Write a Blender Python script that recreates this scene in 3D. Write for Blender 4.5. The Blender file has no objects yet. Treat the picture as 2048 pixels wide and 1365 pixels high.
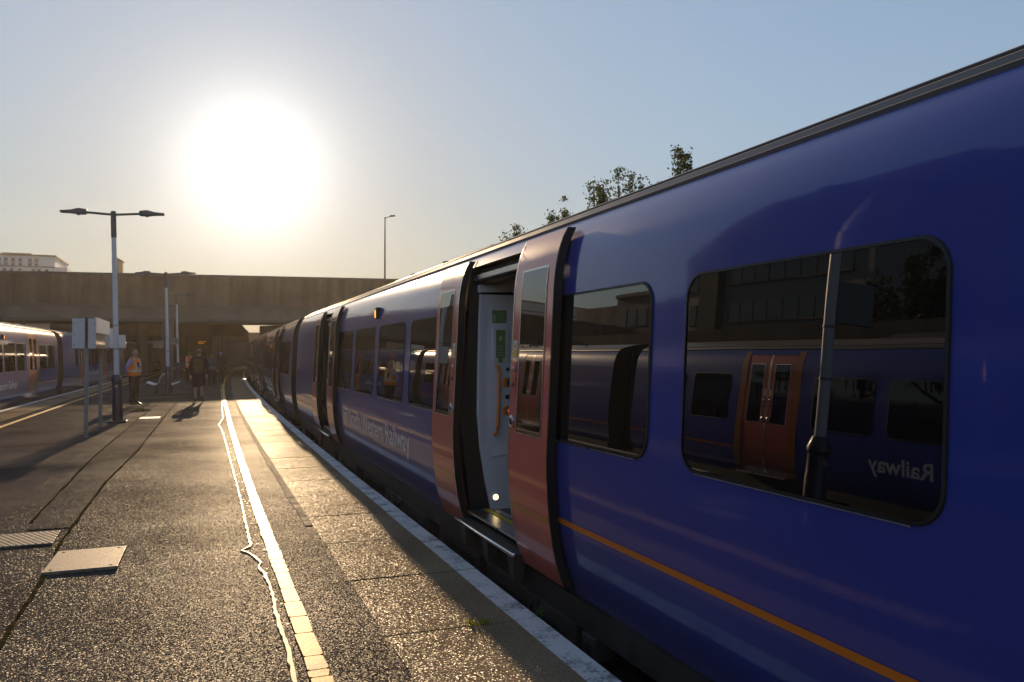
import bpy, bmesh, math, random
from mathutils import Vector, Matrix, noise
random.seed(7)
sc = bpy.context.scene
COL = sc.collection
R = math.radians

# ------------------------------------------------------------------ camera
CAM_H = 1.6
cam = bpy.data.cameras.new('camera'); camo = bpy.data.objects.new('camera', cam); COL.objects.link(camo)
cam.sensor_width = 36.0; cam.lens = 36.0 * 1650.0 / 2048.0
cam.clip_start = 0.05; cam.clip_end = 3000
camo.location = (0, 0, CAM_H)
camo.rotation_euler = (R(90 + 0.955), 0, R(-20.7))
sc.camera = camo

# ------------------------------------------------------------------ sun, sky, exposure
SUN_AZ, SUN_EL = R(3.27), R(12.2)          # azimuth clockwise from +Y (along the track)
SUN = Vector((math.sin(SUN_AZ) * math.cos(SUN_EL), math.cos(SUN_AZ) * math.cos(SUN_EL), math.sin(SUN_EL)))
sl = bpy.data.lights.new('sun', 'SUN'); sl.energy = 4.6; sl.angle = R(0.53); sl.color = (1.0, 0.70, 0.40)
slo = bpy.data.objects.new('sun', sl); COL.objects.link(slo)
slo.rotation_euler = SUN.to_track_quat('Z', 'Y').to_euler(); slo.location = (6, 100, 40)

w = bpy.data.worlds.new('World'); sc.world = w; w.use_nodes = True
wt = w.node_tree; wt.nodes.clear()
def wn(t, **k):
    n = wt.nodes.new(t)
    for a, b in k.items(): setattr(n, a, b)
    return n
sky = wn('ShaderNodeTexSky', sky_type='NISHITA', sun_disc=False, sun_elevation=SUN_EL, sun_rotation=SUN_AZ,
         altitude=20, air_density=1.0, dust_density=0.2, ozone_density=2.0)
bg = wn('ShaderNodeBackground'); bg.inputs['Strength'].default_value = 0.15
wo = wn('ShaderNodeOutputWorld')
# the bright aureole of a low sun in hazy air: forward scattering, falls off with the angle from the sun
tc = wn('ShaderNodeTexCoord')
dot = wn('ShaderNodeVectorMath', operation='DOT_PRODUCT'); dot.inputs[1].default_value = SUN
wt.links.new(tc.outputs['Generated'], dot.inputs[0])
ac = wn('ShaderNodeMath', operation='ARCCOSINE'); wt.links.new(dot.outputs['Value'], ac.inputs[0])
def term(amp, width, p, colr):
    d = wn('ShaderNodeMath', operation='DIVIDE'); wt.links.new(ac.outputs[0], d.inputs[0]); d.inputs[1].default_value = R(width)
    q = wn('ShaderNodeMath', operation='POWER'); wt.links.new(d.outputs[0], q.inputs[0]); q.inputs[1].default_value = p
    m = wn('ShaderNodeMath', operation='MULTIPLY'); wt.links.new(q.outputs[0], m.inputs[0]); m.inputs[1].default_value = -1
    e = wn('ShaderNodeMath', operation='EXPONENT'); wt.links.new(m.outputs[0], e.inputs[0])
    s = wn('ShaderNodeMath', operation='MULTIPLY'); wt.links.new(e.outputs[0], s.inputs[0]); s.inputs[1].default_value = amp
    v = wn('ShaderNodeVectorMath', operation='SCALE'); v.inputs[0].default_value = colr; wt.links.new(s.outputs[0], v.inputs['Scale'])
    return v.outputs[0]
a1 = term(10.0, 2.7, 1.0, (1.0, 0.96, 0.90))
a2 = term(0.6, 9.0, 1.2, (1.0, 0.93, 0.92))
add = wn('ShaderNodeVectorMath', operation='ADD'); wt.links.new(a1, add.inputs[0]); wt.links.new(a2, add.inputs[1])
# tone compression evens the sky out: luminance y is scaled by 1 / sqrt(1 + (y/TOP)^2), the same in every direction
TOP = 2.5
lum = wn('ShaderNodeRGBToBW'); wt.links.new(sky.outputs[0], lum.inputs[0])
dv = wn('ShaderNodeMath', operation='DIVIDE'); wt.links.new(lum.outputs[0], dv.inputs[0]); dv.inputs[1].default_value = TOP
sq = wn('ShaderNodeMath', operation='POWER'); wt.links.new(dv.outputs[0], sq.inputs[0]); sq.inputs[1].default_value = 2.0
p1_ = wn('ShaderNodeMath', operation='ADD'); wt.links.new(sq.outputs[0], p1_.inputs[0]); p1_.inputs[1].default_value = 1.0
rt = wn('ShaderNodeMath', operation='INVERSE_SQRT'); wt.links.new(p1_.outputs[0], rt.inputs[0])
hs = wn('ShaderNodeHueSaturation'); hs.inputs['Saturation'].default_value = 0.80; wt.links.new(sky.outputs[0], hs.inputs['Color'])
soft = wn('ShaderNodeVectorMath', operation='SCALE'); wt.links.new(hs.outputs[0], soft.inputs[0]); wt.links.new(rt.outputs[0], soft.inputs['Scale'])
add2 = wn('ShaderNodeVectorMath', operation='ADD'); wt.links.new(soft.outputs[0], add2.inputs[0]); wt.links.new(add.outputs[0], add2.inputs[1])
wt.links.new(add2.outputs[0], bg.inputs['Color']); wt.links.new(bg.outputs[0], wo.inputs['Surface'])

sc.view_settings.view_transform = 'Standard'; sc.view_settings.look = 'None'
sc.view_settings.exposure = 0.4; sc.view_settings.gamma = 1.0; sc.view_settings.use_curve_mapping = False
sc.render.engine = 'CYCLES'
sc.cycles.use_denoising = True
sc.cycles.max_bounces = 8; sc.cycles.glossy_bounces = 5; sc.cycles.diffuse_bounces = 3
sc.cycles.caustics_reflective = False; sc.cycles.caustics_refractive = False
sc.cycles.sample_clamp_indirect = 6.0

# ------------------------------------------------------------------ materials
def new_mat(name):
    m = bpy.data.materials.new(name); m.use_nodes = True
    return m, m.node_tree, m.node_tree.nodes['Principled BSDF']
def N(nt, t, **k):
    n = nt.nodes.new(t)
    for a, b in k.items(): setattr(n, a, b)
    return n
def coords(nt, scale=(1, 1, 1), obj=True):
    t = N(nt, 'ShaderNodeTexCoord'); mp = N(nt, 'ShaderNodeMapping'); mp.inputs['Scale'].default_value = scale
    nt.links.new(t.outputs['Object'], mp.inputs['Vector'])
    return mp.outputs[0]
def ramp(nt, fac, stops):
    r = N(nt, 'ShaderNodeValToRGB'); e = r.color_ramp.elements
    while len(e) < len(stops): e.new(0.5)
    for el, (p, c) in zip(e, stops):
        el.position = p; el.color = (*c, 1) if len(c) == 3 else c
    nt.links.new(fac, r.inputs[0]); return r.outputs[0]
def noise_tex(nt, vec, scale, detail=3, rough=0.55):
    n = N(nt, 'ShaderNodeTexNoise'); n.inputs['Scale'].default_value = scale; n.inputs['Detail'].default_value = detail
    n.inputs['Roughness'].default_value = rough; nt.links.new(vec, n.inputs['Vector']); return n.outputs['Fac']
def bump(nt, b, height, strength, dist=0.01, prev=None):
    n = N(nt, 'ShaderNodeBump'); n.inputs['Strength'].default_value = strength; n.inputs['Distance'].default_value = dist
    nt.links.new(height, n.inputs['Height'])
    if prev is not None: nt.links.new(prev, n.inputs['Normal'])
    nt.links.new(n.outputs[0], b.inputs['Normal']); return n.outputs[0]
def mixc(nt, fac, a, b):
    m = N(nt, 'ShaderNodeMix', data_type='RGBA')
    for s, v in ((m.inputs['Factor'], fac), (m.inputs[6], a), (m.inputs[7], b)):
        if isinstance(v, (int, float)): s.default_value = v
        elif isinstance(v, tuple): s.default_value = (*v, 1)
        else: nt.links.new(v, s)
    return m.outputs[2]

def simple(name, col, rough=0.5, metal=0.0, spec=0.5, var=0.15, vscale=3.0, bmp=0.0, bscale=60.0, coat=0.0):
    m, nt, b = new_mat(name)
    v = coords(nt)
    n = noise_tex(nt, v, vscale, 4)
    c = ramp(nt, n, [(0.3, tuple(x * (1 - var) for x in col)), (0.7, tuple(min(1, x * (1 + var)) for x in col))])
    nt.links.new(c, b.inputs['Base Color'])
    rr = ramp(nt, n, [(0.3, (max(0.02, rough * 0.85),) * 3), (0.7, (min(1, rough * 1.15),) * 3)])
    nt.links.new(rr, b.inputs['Roughness'])
    b.inputs['Metallic'].default_value = metal
    b.inputs['Specular IOR Level'].default_value = spec
    b.inputs['Coat Weight'].default_value = coat; b.inputs['Coat Roughness'].default_value = 0.06
    if bmp: bump(nt, b, noise_tex(nt, v, bscale, 3), bmp, 0.004)
    return m

def paint(name, col, rough=0.28, dirt=0.25, coat=0.9, wave=0.08):
    """glossy vehicle paint: slight panel waviness, wash streaks along the car, road dirt"""
    m, nt, b = new_mat(name)
    v = coords(nt); vs = coords(nt, (14, 0.35, 26))
    st = noise_tex(nt, vs, 2.2, 5, 0.65)
    lo = noise_tex(nt, v, 1.3, 3)
    mul = N(nt, 'ShaderNodeMath', operation='MULTIPLY'); nt.links.new(st, mul.inputs[0]); nt.links.new(lo, mul.inputs[1])
    f = ramp(nt, mul.outputs[0], [(0.16, (0, 0, 0)), (0.55, (dirt,) * 3)])
    grey = (col[0] * 0.5 + 0.055, col[1] * 0.5 + 0.05, col[2] * 0.5 + 0.045)
    spz = N(nt, 'ShaderNodeSeparateXYZ'); nt.links.new(v, spz.inputs[0])
    rm = N(nt, 'ShaderNodeMapRange'); nt.links.new(spz.outputs['Z'], rm.inputs[0]); rm.inputs[1].default_value = 0.62; rm.inputs[2].default_value = 0.12; rm.inputs[3].default_value = 0.0; rm.inputs[4].default_value = 1.0
    bd = N(nt, 'ShaderNodeMath', operation='MULTIPLY'); nt.links.new(rm.outputs[0], bd.inputs[0]); nt.links.new(noise_tex(nt, coords(nt, (3, 3, 1)), 2.0, 5, 0.7), bd.inputs[1])
    bd2 = N(nt, 'ShaderNodeMath', operation='MULTIPLY'); nt.links.new(bd.outputs[0], bd2.inputs[0]); bd2.inputs[1].default_value = 0.7
    nt.links.new(mixc(nt, bd2.outputs[0], mixc(nt, f, col, grey), (0.05, 0.04, 0.032)), b.inputs['Base Color'])
    b.inputs['Sheen Weight'].default_value = 0.09; b.inputs['Sheen Roughness'].default_value = 0.35; b.inputs['Sheen Tint'].default_value = (1.0, 0.85, 0.65, 1)
    b.inputs['Roughness'].default_value = rough
    b.inputs['Coat Weight'].default_value = coat
    b.inputs['Specular IOR Level'].default_value = 0.15
    cr = ramp(nt, st, [(0.35, (0.012,) * 3), (0.8, (0.05,) * 3)]); nt.links.new(cr, b.inputs['Coat Roughness'])
    n = N(nt, 'ShaderNodeBump'); n.inputs['Strength'].default_value = wave; n.inputs['Distance'].default_value = 0.02
    nt.links.new(noise_tex(nt, coords(nt, (1, 1, 1)), 2.1, 1), n.inputs['Height'])
    n2 = N(nt, 'ShaderNodeBump'); n2.inputs['Strength'].default_value = 0.09; n2.inputs['Distance'].default_value = 0.002
    nt.links.new(st, n2.inputs['Height']); nt.links.new(n.outputs[0], n2.inputs['Normal'])
    nt.links.new(n2.outputs[0], b.inputs['Normal']); nt.links.new(n2.outputs[0], b.inputs['Coat Normal'])
    return m

def asphalt(name, col, spark=0.9, rough=0.42, scale=95.0, warm=(1.1, 1.0, 0.92), spec=0.2):
    m, nt, b = new_mat(name)
    v = coords(nt)
    vo = N(nt, 'ShaderNodeTexVoronoi'); vo.inputs['Scale'].default_value = scale; nt.links.new(v, vo.inputs['Vector'])
    big = noise_tex(nt, v, 0.55, 5, 0.6); mid = noise_tex(nt, v, 5.0, 4, 0.6)
    stones = ramp(nt, vo.outputs['Color'], [(0.0, tuple(c * 0.55 for c in col)), (0.75, col), (1.0, tuple(c * q * 2.0 for c, q in zip(col, warm)))])
    patch = ramp(nt, big, [(0.32, (0.62,) * 3), (0.5, (1, 1, 1)), (0.72, (1.3, 1.28, 1.25))])
    mm = N(nt, 'ShaderNodeMix', data_type='RGBA', blend_type='MULTIPLY'); mm.inputs['Factor'].default_value = 1
    nt.links.new(stones, mm.inputs[6]); nt.links.new(patch, mm.inputs[7])
    nt.links.new(mm.outputs[2], b.inputs['Base Color'])
    rr = ramp(nt, mid, [(0.3, (rough * 0.85,) * 3), (0.7, (min(1, rough * 1.25),) * 3)]); nt.links.new(rr, b.inputs['Roughness'])
    # every stone chip is a facet with its own tilt, so some of them glint at the sun
    sub = N(nt, 'ShaderNodeVectorMath', operation='SUBTRACT'); nt.links.new(vo.outputs['Color'], sub.inputs[0]); sub.inputs[1].default_value = (.5, .5, .5)
    scl = N(nt, 'ShaderNodeVectorMath', operation='MULTIPLY'); nt.links.new(sub.outputs[0], scl.inputs[0]); scl.inputs[1].default_value = (spark, spark, spark * .3)
    ge = N(nt, 'ShaderNodeNewGeometry'); ad = N(nt, 'ShaderNodeVectorMath', operation='ADD'); nt.links.new(ge.outputs['Normal'], ad.inputs[0]); nt.links.new(scl.outputs[0], ad.inputs[1])
    nm = N(nt, 'ShaderNodeVectorMath', operation='NORMALIZE'); nt.links.new(ad.outputs[0], nm.inputs[0])
    bump(nt, b, vo.outputs['Distance'], 0.5, 0.004)
    b.inputs['Specular IOR Level'].default_value = 0.0
    gl = N(nt, 'ShaderNodeBsdfGlossy'); gl.inputs['Roughness'].default_value = rough; gl.inputs['Color'].default_value = (1, 1, 1, 1)
    nt.links.new(nm.outputs[0], gl.inputs['Normal'])
    mx = N(nt, 'ShaderNodeMixShader')
    wf = N(nt, 'ShaderNodeMath', operation='MULTIPLY'); wf.inputs[1].default_value = spec
    nt.links.new(ramp(nt, big, [(0.3, (0.45,) * 3), (0.65, (1.0,) * 3)]), wf.inputs[0]); nt.links.new(wf.outputs[0], mx.inputs[0])
    nt.links.new(b.outputs[0], mx.inputs[1]); nt.links.new(gl.outputs[0], mx.inputs[2])
    nt.links.new(mx.outputs[0], nt.nodes['Material Output'].inputs['Surface'])
    return m

M = {}
M['asphalt'] = asphalt('asphalt', (0.076, 0.064, 0.055), 1.05, 0.34, 170, spec=0.023)
M['asphalt_patch'] = asphalt('asphalt_patch', (0.085, 0.073, 0.064), 0.95, 0.36, 180, spec=0.018)
M['slab'] = asphalt('slab_concrete', (0.27, 0.205, 0.125), 1.05, 0.34, 140, spec=0.042)
M['mortar'] = simple('mortar', (0.12, 0.1, 0.08), 0.85, spec=0.1, var=0.35, vscale=9, bmp=0.5, bscale=80)
M['joint'] = simple('joint_dirt', (0.03, 0.028, 0.02), 0.95, spec=0.1, bmp=0.6)
M['moss'] = simple('moss', (0.045, 0.038, 0.018), 1.0, spec=0.0, var=0.5, vscale=12, bmp=0.6)
def painted_line(name, col, wear):
    m, nt, b = new_mat(name); v = coords(nt)
    n = noise_tex(nt, v, 38, 5, 0.7); n2 = noise_tex(nt, v, 5, 3)
    mul = N(nt, 'ShaderNodeMath', operation='MULTIPLY'); nt.links.new(n, mul.inputs[0]); nt.links.new(n2, mul.inputs[1])
    b.inputs['Specular IOR Level'].default_value = 0.12
    c = ramp(nt, mul.outputs[0], [(0.15, tuple(x * wear for x in col)), (0.24, col), (0.5, tuple(min(1, x * 1.1) for x in col))])
    nt.links.new(c, b.inputs['Base Color']); b.inputs['Roughness'].default_value = 0.55
    bump(nt, b, n, 0.5, 0.004)
    return m
M['yellow_line'] = painted_line('yellow_line_paint', (0.62, 0.38, 0.07), 0.3)
M['cream_line'] = painted_line('cream_line_paint', (0.55, 0.42, 0.22), 0.35)
M['white_edge'] = painted_line('white_edge_paint', (0.72, 0.71, 0.70), 0.35)
M['plate'] = simple('cover_plate', (0.22, 0.175, 0.135), 0.6, spec=0.2, var=0.45, vscale=26, bmp=0.4, bscale=60)
M['ballast'] = asphalt('ballast', (0.06, 0.05, 0.042), 1.0, 0.8, 18, spec=0.01)
M['platform_wall'] = simple('platform_wall_brick', (0.045, 0.038, 0.034), 0.9, bmp=0.5, bscale=20)
M['rail'] = simple('rail_steel', (0.16, 0.1, 0.07), 0.5, 0.6)
M['earth'] = simple('earth', (0.07, 0.07, 0.045), 0.95, var=0.4, vscale=0.4)

M['blue'] = paint('blue_paint', (0.034, 0.052, 0.31), dirt=0.2)
M['red'] = paint('red_paint', (0.66, 0.13, 0.10), dirt=0.14)
M['orange'] = paint('orange_paint', (0.72, 0.19, 0.012), dirt=0.1, coat=0.5)
M['door_orange'] = paint('door_surround_orange', (0.50, 0.17, 0.03), dirt=0.2)
M['roof'] = paint('roof_grey', (0.15, 0.14, 0.145), 0.38, 0.5, 0.35)
M['roof_dark'] = simple('roof_dark', (0.05, 0.047, 0.045), 0.55, var=0.3)
M['white_vinyl'] = simple('white_vinyl', (0.78, 0.77, 0.80), 0.35, var=0.06, coat=0.4)
M['rubber'] = simple('black_rubber', (0.012, 0.012, 0.012), 0.5, var=0.3)
M['dark'] = simple('dark_interior', (0.02, 0.019, 0.018), 0.7)
M['interior_grey'] = simple('interior_grey', (0.76, 0.74, 0.82), 0.45, var=0.05)
M['floor_vinyl'] = simple('floor_vinyl', (0.05, 0.05, 0.055), 0.5, var=0.3, vscale=20)
M['sill_yellow'] = simple('sill_yellow', (0.55, 0.42, 0.04), 0.5)
M['alu'] = simple('aluminium', (0.62, 0.61, 0.6), 0.3, 1.0, var=0.12, vscale=8)
M['bright_steel'] = simple('bright_steel', (0.78, 0.76, 0.72), 0.16, 1.0, var=0.06, vscale=10)
M['under'] = simple('underframe_grime', (0.028, 0.024, 0.021), 0.7, var=0.4, vscale=6, bmp=0.3, bscale=30)
M['under2'] = simple('underframe_box', (0.05, 0.045, 0.042), 0.6, var=0.35, vscale=7)
M['wheel'] = simple('wheel_steel', (0.06, 0.05, 0.045), 0.5, 0.5)
M['green_sign'] = simple('green_sign', (0.16, 0.27, 0.10), 0.4, var=0.06)
M['pale_print'] = simple('pale_print', (0.5, 0.58, 0.4), 0.5, var=0.05)
M['handle_orange'] = simple('handle_orange', (0.85, 0.24, 0.03), 0.4)
M['yellow_print'] = simple('yellow_print', (0.8, 0.55, 0.03), 0.5)
M['sticker_white'] = simple('sticker_white', (0.75, 0.74, 0.7), 0.5)
def glass(name, tint, rough=0.0, ior=1.95):
    m, nt, b = new_mat(name)
    v = coords(nt)
    n = noise_tex(nt, v, 7, 4)
    c = ramp(nt, n, [(0.3, tint), (0.75, tuple(x * 1.25 + 0.001 for x in tint))]); nt.links.new(c, b.inputs['Base Color'])
    b.inputs['Roughness'].default_value = rough; b.inputs['IOR'].default_value = ior
    nn = N(nt, 'ShaderNodeBump'); nn.inputs['Strength'].default_value = 0.035; nn.inputs['Distance'].default_value = 0.02
    nt.links.new(noise_tex(nt, v, 1.4, 1), nn.inputs['Height']); nt.links.new(nn.outputs[0], b.inputs['Normal'])
    return m
M['glass'] = glass('tinted_glass', (0.006, 0.0055, 0.005))
M['bglass'] = glass('building_glass', (0.05, 0.055, 0.06), 0.1, 1.6)
def lit(name, col, s):
    m, nt, b = new_mat(name)
    b.inputs['Base Color'].default_value = (*col, 1); b.inputs['Emission Color'].default_value = (*col, 1); b.inputs['Emission Strength'].default_value = s
    return m
M['amber'] = lit('amber_lamp', (1.0, 0.42, 0.02), 1.6)
M['warm_lamp'] = lit('step_lamp', (1.0, 0.72, 0.3), 3.0)
M['red_led'] = lit('red_led', (1.0, 0.08, 0.05), 0.8)

M['pole_white'] = simple('pole_white', (0.62, 0.62, 0.65), 0.4, var=0.06, coat=0.2)
M['navy'] = simple('navy_enamel', (0.018, 0.018, 0.045), 0.35, coat=0.4)
M['lamp_grey'] = simple('lamp_grey', (0.10, 0.10, 0.10), 0.5)
M['galv'] = simple('galvanised_post', (0.27, 0.26, 0.25), 0.5, 0.3, var=0.2, vscale=8)
M['sign_grey'] = simple('sign_back_grey', (0.62, 0.60, 0.62), 0.5, var=0.1, vscale=5)
M['sign_white'] = simple('sign_white', (0.72, 0.7, 0.68), 0.42, spec=0.9, var=0.04)
M['sign_dark'] = simple('sign_dark', (0.03, 0.035, 0.07), 0.2, coat=0.6)
M['rust'] = simple('rust', (0.14, 0.07, 0.03), 0.8, var=0.5, vscale=14)
M['bench_white'] = simple('bench_white', (0.62, 0.62, 0.66), 0.4, var=0.08)

def brick_mat(name, c1, c2, mortar, sc_=1.0):
    m, nt, b = new_mat(name)
    t = N(nt, 'ShaderNodeTexCoord')
    sp = N(nt, 'ShaderNodeSeparateXYZ'); nt.links.new(t.outputs['Object'], sp.inputs[0])
    cb = N(nt, 'ShaderNodeCombineXYZ'); nt.links.new(sp.outputs['X'], cb.inputs['X']); nt.links.new(sp.outputs['Z'], cb.inputs['Y'])
    br = N(nt, 'ShaderNodeTexBrick'); nt.links.new(cb.outputs[0], br.inputs['Vector'])
    br.inputs['Color1'].default_value = (*c1, 1); br.inputs['Color2'].default_value = (*c2, 1); br.inputs['Mortar'].default_value = (*mortar, 1)
    br.inputs['Scale'].default_value = sc_; br.inputs['Brick Width'].default_value = 0.225; br.inputs['Row Height'].default_value = 0.075
    br.inputs['Mortar Size'].default_value = 0.006
    v = coords(nt); stain = ramp(nt, noise_tex(nt, v, 0.35, 5, 0.65), [(0.3, (0.42, 0.38, 0.34)), (0.55, (0.95, 0.93, 0.9)), (0.75, (1.45, 1.35, 1.25))])
    mm = N(nt, 'ShaderNodeMix', data_type='RGBA', blend_type='MULTIPLY'); mm.inputs['Factor'].default_value = 1
    nt.links.new(br.outputs['Color'], mm.inputs[6]); nt.links.new(stain, mm.inputs[7])
    run = ramp(nt, noise_tex(nt, coords(nt, (1.6, 1, .09)), 1.0, 5, .6), [(0.35, (0.5, 0.46, 0.42)), (0.55, (1, 1, 1))])   # rain runs down the wall
    m2 = N(nt, 'ShaderNodeMix', data_type='RGBA', blend_type='MULTIPLY'); m2.inputs['Factor'].default_value = .8
    nt.links.new(mm.outputs[2], m2.inputs[6]); nt.links.new(run, m2.inputs[7]); nt.links.new(m2.outputs[2], b.inputs['Base Color'])
    b.inputs['Roughness'].default_value = 0.9; bump(nt, b, br.outputs['Fac'], -0.4, 0.01)
    return m
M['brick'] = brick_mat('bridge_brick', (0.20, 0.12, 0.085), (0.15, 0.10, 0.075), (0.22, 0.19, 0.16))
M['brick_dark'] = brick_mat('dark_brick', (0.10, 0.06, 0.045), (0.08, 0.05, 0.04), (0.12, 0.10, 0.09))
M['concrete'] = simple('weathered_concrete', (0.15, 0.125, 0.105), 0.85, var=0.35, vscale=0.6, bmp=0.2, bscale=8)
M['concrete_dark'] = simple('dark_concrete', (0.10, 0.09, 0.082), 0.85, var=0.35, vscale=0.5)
M['pale_wall'] = simple('pale_render', (0.62, 0.63, 0.65), 0.8, var=0.05)
M['office'] = simple('office_cladding', (0.20, 0.19, 0.18), 0.7, var=0.12)
M['trunk'] = simple('bark', (0.07, 0.05, 0.035), 0.9, var=0.4, vscale=9, bmp=0.6)
def leaf_mat(name, col):
    m, nt, b = new_mat(name); v = coords(nt)
    c = ramp(nt, noise_tex(nt, v, 2.5, 3), [(0.3, tuple(x * 0.6 for x in col)), (0.7, tuple(x * 1.4 for x in col))])
    nt.links.new(c, b.inputs['Base Color']); b.inputs['Roughness'].default_value = 0.8; b.inputs['Specular IOR Level'].default_value = 0.15
    tr = N(nt, 'ShaderNodeBsdfTranslucent'); nt.links.new(c, tr.inputs['Color'])
    mx = N(nt, 'ShaderNodeMixShader'); mx.inputs[0].default_value = 0.35
    nt.links.new(b.outputs[0], mx.inputs[1]); nt.links.new(tr.outputs[0], mx.inputs[2])
    nt.links.new(mx.outputs[0], nt.nodes['Material Output'].inputs['Surface']); return m
M['leaf'] = leaf_mat('leaf_green', (0.07, 0.10, 0.025))
M['leaf_dark'] = leaf_mat('leaf_dark', (0.03, 0.05, 0.02))
M['weed'] = leaf_mat('weed_yellow_green', (0.28, 0.30, 0.03))
M['weed_g'] = leaf_mat('weed_green', (0.08, 0.13, 0.05))
M['dry_grass'] = leaf_mat('dry_grass', (0.16, 0.15, 0.05))
M['skin'] = simple('skin', (0.42, 0.23, 0.16), 0.55, var=0.08)
M['hair_brown'] = simple('hair_brown', (0.10, 0.06, 0.03), 0.6, var=0.3, vscale=40)
M['hair_grey'] = simple('hair_grey', (0.22, 0.19, 0.17), 0.6, var=0.2, vscale=40)
def cloth(n, c): return simple(n, c, 0.85, spec=0.2, var=0.18, vscale=9, bmp=0.2, bscale=18)
M['black_cloth'] = cloth('black_cloth', (0.018, 0.017, 0.02)); M['lilac'] = cloth('lilac_shirt', (0.42, 0.36, 0.60))
M['hivis'] = cloth('hi_vis_orange', (1.0, 0.24, 0.02)); M['reflective'] = cloth('reflective_tape', (0.62, 0.55, 0.42))
M['navy_cloth'] = cloth('navy_cloth', (0.02, 0.02, 0.04)); M['olive'] = cloth('olive_canvas', (0.085, 0.065, 0.03))
M['grey_cloth'] = cloth('grey_cloth', (0.07, 0.07, 0.09)); M['shoe'] = simple('shoe_leather', (0.015, 0.013, 0.012), 0.35)
M['blue_cloth'] = cloth('blue_cloth', (0.12, 0.16, 0.28)); M['brown_shoe'] = simple('brown_shoe', (0.12, 0.07, 0.04), 0.6)
M['hivis_red'] = cloth('hi_vis_red_orange', (0.9, 0.10, 0.03))

# ------------------------------------------------------------------ helpers
class MB:
    def __init__(s): s.v = []; s.f = []; s.m = []
    def add(s, vs, fs, mi=0):
        o = len(s.v); s.v += [tuple(p) for p in vs]; s.f += [tuple(i + o for i in f) for f in fs]; s.m += [mi] * len(fs); return s
    def box(s, x0, x1, y0, y1, z0, z1, mi=0):
        return s.add([(x0, y0, z0), (x1, y0, z0), (x1, y1, z0), (x0, y1, z0), (x0, y0, z1), (x1, y0, z1), (x1, y1, z1), (x0, y1, z1)],
                     [(0, 3, 2, 1), (4, 5, 6, 7), (0, 1, 5, 4), (1, 2, 6, 5), (2, 3, 7, 6), (3, 0, 4, 7)], mi)
    def hexa(s, b4, t4, mi=0):
        return s.add(list(b4) + list(t4), [(0, 3, 2, 1), (4, 5, 6, 7), (0, 1, 5, 4), (1, 2, 6, 5), (2, 3, 7, 6), (3, 0, 4, 7)], mi)
    def tube(s, pts, rad, n=8, mi=0, caps=True):
        pts = [Vector(p) for p in pts]; rr = rad if isinstance(rad, (list, tuple)) else [rad] * len(pts)
        rings = []
        for i, p in enumerate(pts):
            d = (pts[min(i + 1, len(pts) - 1)] - pts[max(i - 1, 0)]).normalized()
            a = Vector((0, 0, 1)) if abs(d.z) < 0.9 else Vector((1, 0, 0))
            u = d.cross(a).normalized(); v = d.cross(u)
            rings.append([p + (u * math.cos(2 * math.pi * k / n) + v * math.sin(2 * math.pi * k / n)) * rr[i] for k in range(n)])
        vs = [q for r in rings for q in r]; fs = []
        for i in range(len(pts) - 1):
            for k in range(n):
                fs.append((i * n + k, i * n + (k + 1) % n, (i + 1) * n + (k + 1) % n, (i + 1) * n + k))
        if caps: fs.append(tuple(range(n))[::-1]); fs.append(tuple(range((len(pts) - 1) * n, len(pts) * n)))
        return s.add(vs, fs, mi)
    def lathe(s, prof, c=(0, 0, 0), axis='z', n=16, mi=0):
        vs = []; fs = []
        for r, h in prof:
            for k in range(n):
                a = 2 * math.pi * k / n; x, y = r * math.cos(a), r * math.sin(a)
                p = (x, y, h) if axis == 'z' else ((h, x, y) if axis == 'x' else (x, h, y))
                vs.append((p[0] + c[0], p[1] + c[1], p[2] + c[2]))
        for i in range(len(prof) - 1):
            for k in range(n): fs.append((i * n + k, i * n + (k + 1) % n, (i + 1) * n + (k + 1) % n, (i + 1) * n + k))
        fs.append(tuple(range(n))[::-1]); fs.append(tuple(range((len(prof) - 1) * n, len(prof) * n)))
        return s.add(vs, fs, mi)
    def build(s, name, mats, parent=None, smooth=False, bevel=0.0, angle=40):
        me = bpy.data.meshes.new(name); me.from_pydata(s.v, [], s.f)
        if not isinstance(mats, (list, tuple)): mats = [mats]
        for m in mats: me.materials.append(M[m] if isinstance(m, str) else m)
        for p, mi in zip(me.polygons, s.m): p.material_index = mi
        bm = bmesh.new(); bm.from_mesh(me)
        bmesh.ops.recalc_face_normals(bm, faces=bm.faces)
        if bevel: bmesh.ops.bevel(bm, geom=bm.edges[:], offset=bevel, segments=2, affect='EDGES', profile=0.6)
        bm.to_mesh(me); bm.free()
        if smooth:
            for p in me.polygons: p.use_smooth = True
            me.set_sharp_from_angle(angle=R(angle))
        o = bpy.data.objects.new(name, me); COL.objects.link(o)
        if parent: o.parent = parent
        return o
def tag(o, label=None, cat=None, group=None, kind=None):
    if label: o['label'] = label
    if cat: o['category'] = cat
    if group: o['group'] = group
    if kind: o['kind'] = kind
    return o
def empty(name, loc=(0, 0, 0), rz=0, label=None, cat=None, group=None):
    o = bpy.data.objects.new(name, None); COL.objects.link(o); o.location = loc; o.rotation_euler = (0, 0, rz)
    o.empty_display_size = 0.2
    return tag(o, label, cat, group)
def copy_tree(o, parent=None):
    c = o.copy(); COL.objects.link(c); c.parent = parent
    for ch in list(o.children): copy_tree(ch, c)
    return c
def box_obj(name, mat, parent, *a, bevel=0.0): return MB().box(*a).build(name, mat, parent, bevel=bevel)

def curve_r(u):                      # lateral drift of the right platform edge: the line bends gently to the right
    return 3.9e-4 * max(0.0, u - 9.0) ** 2
def curve_l(u): return 0.6 * curve_r(u)

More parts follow.
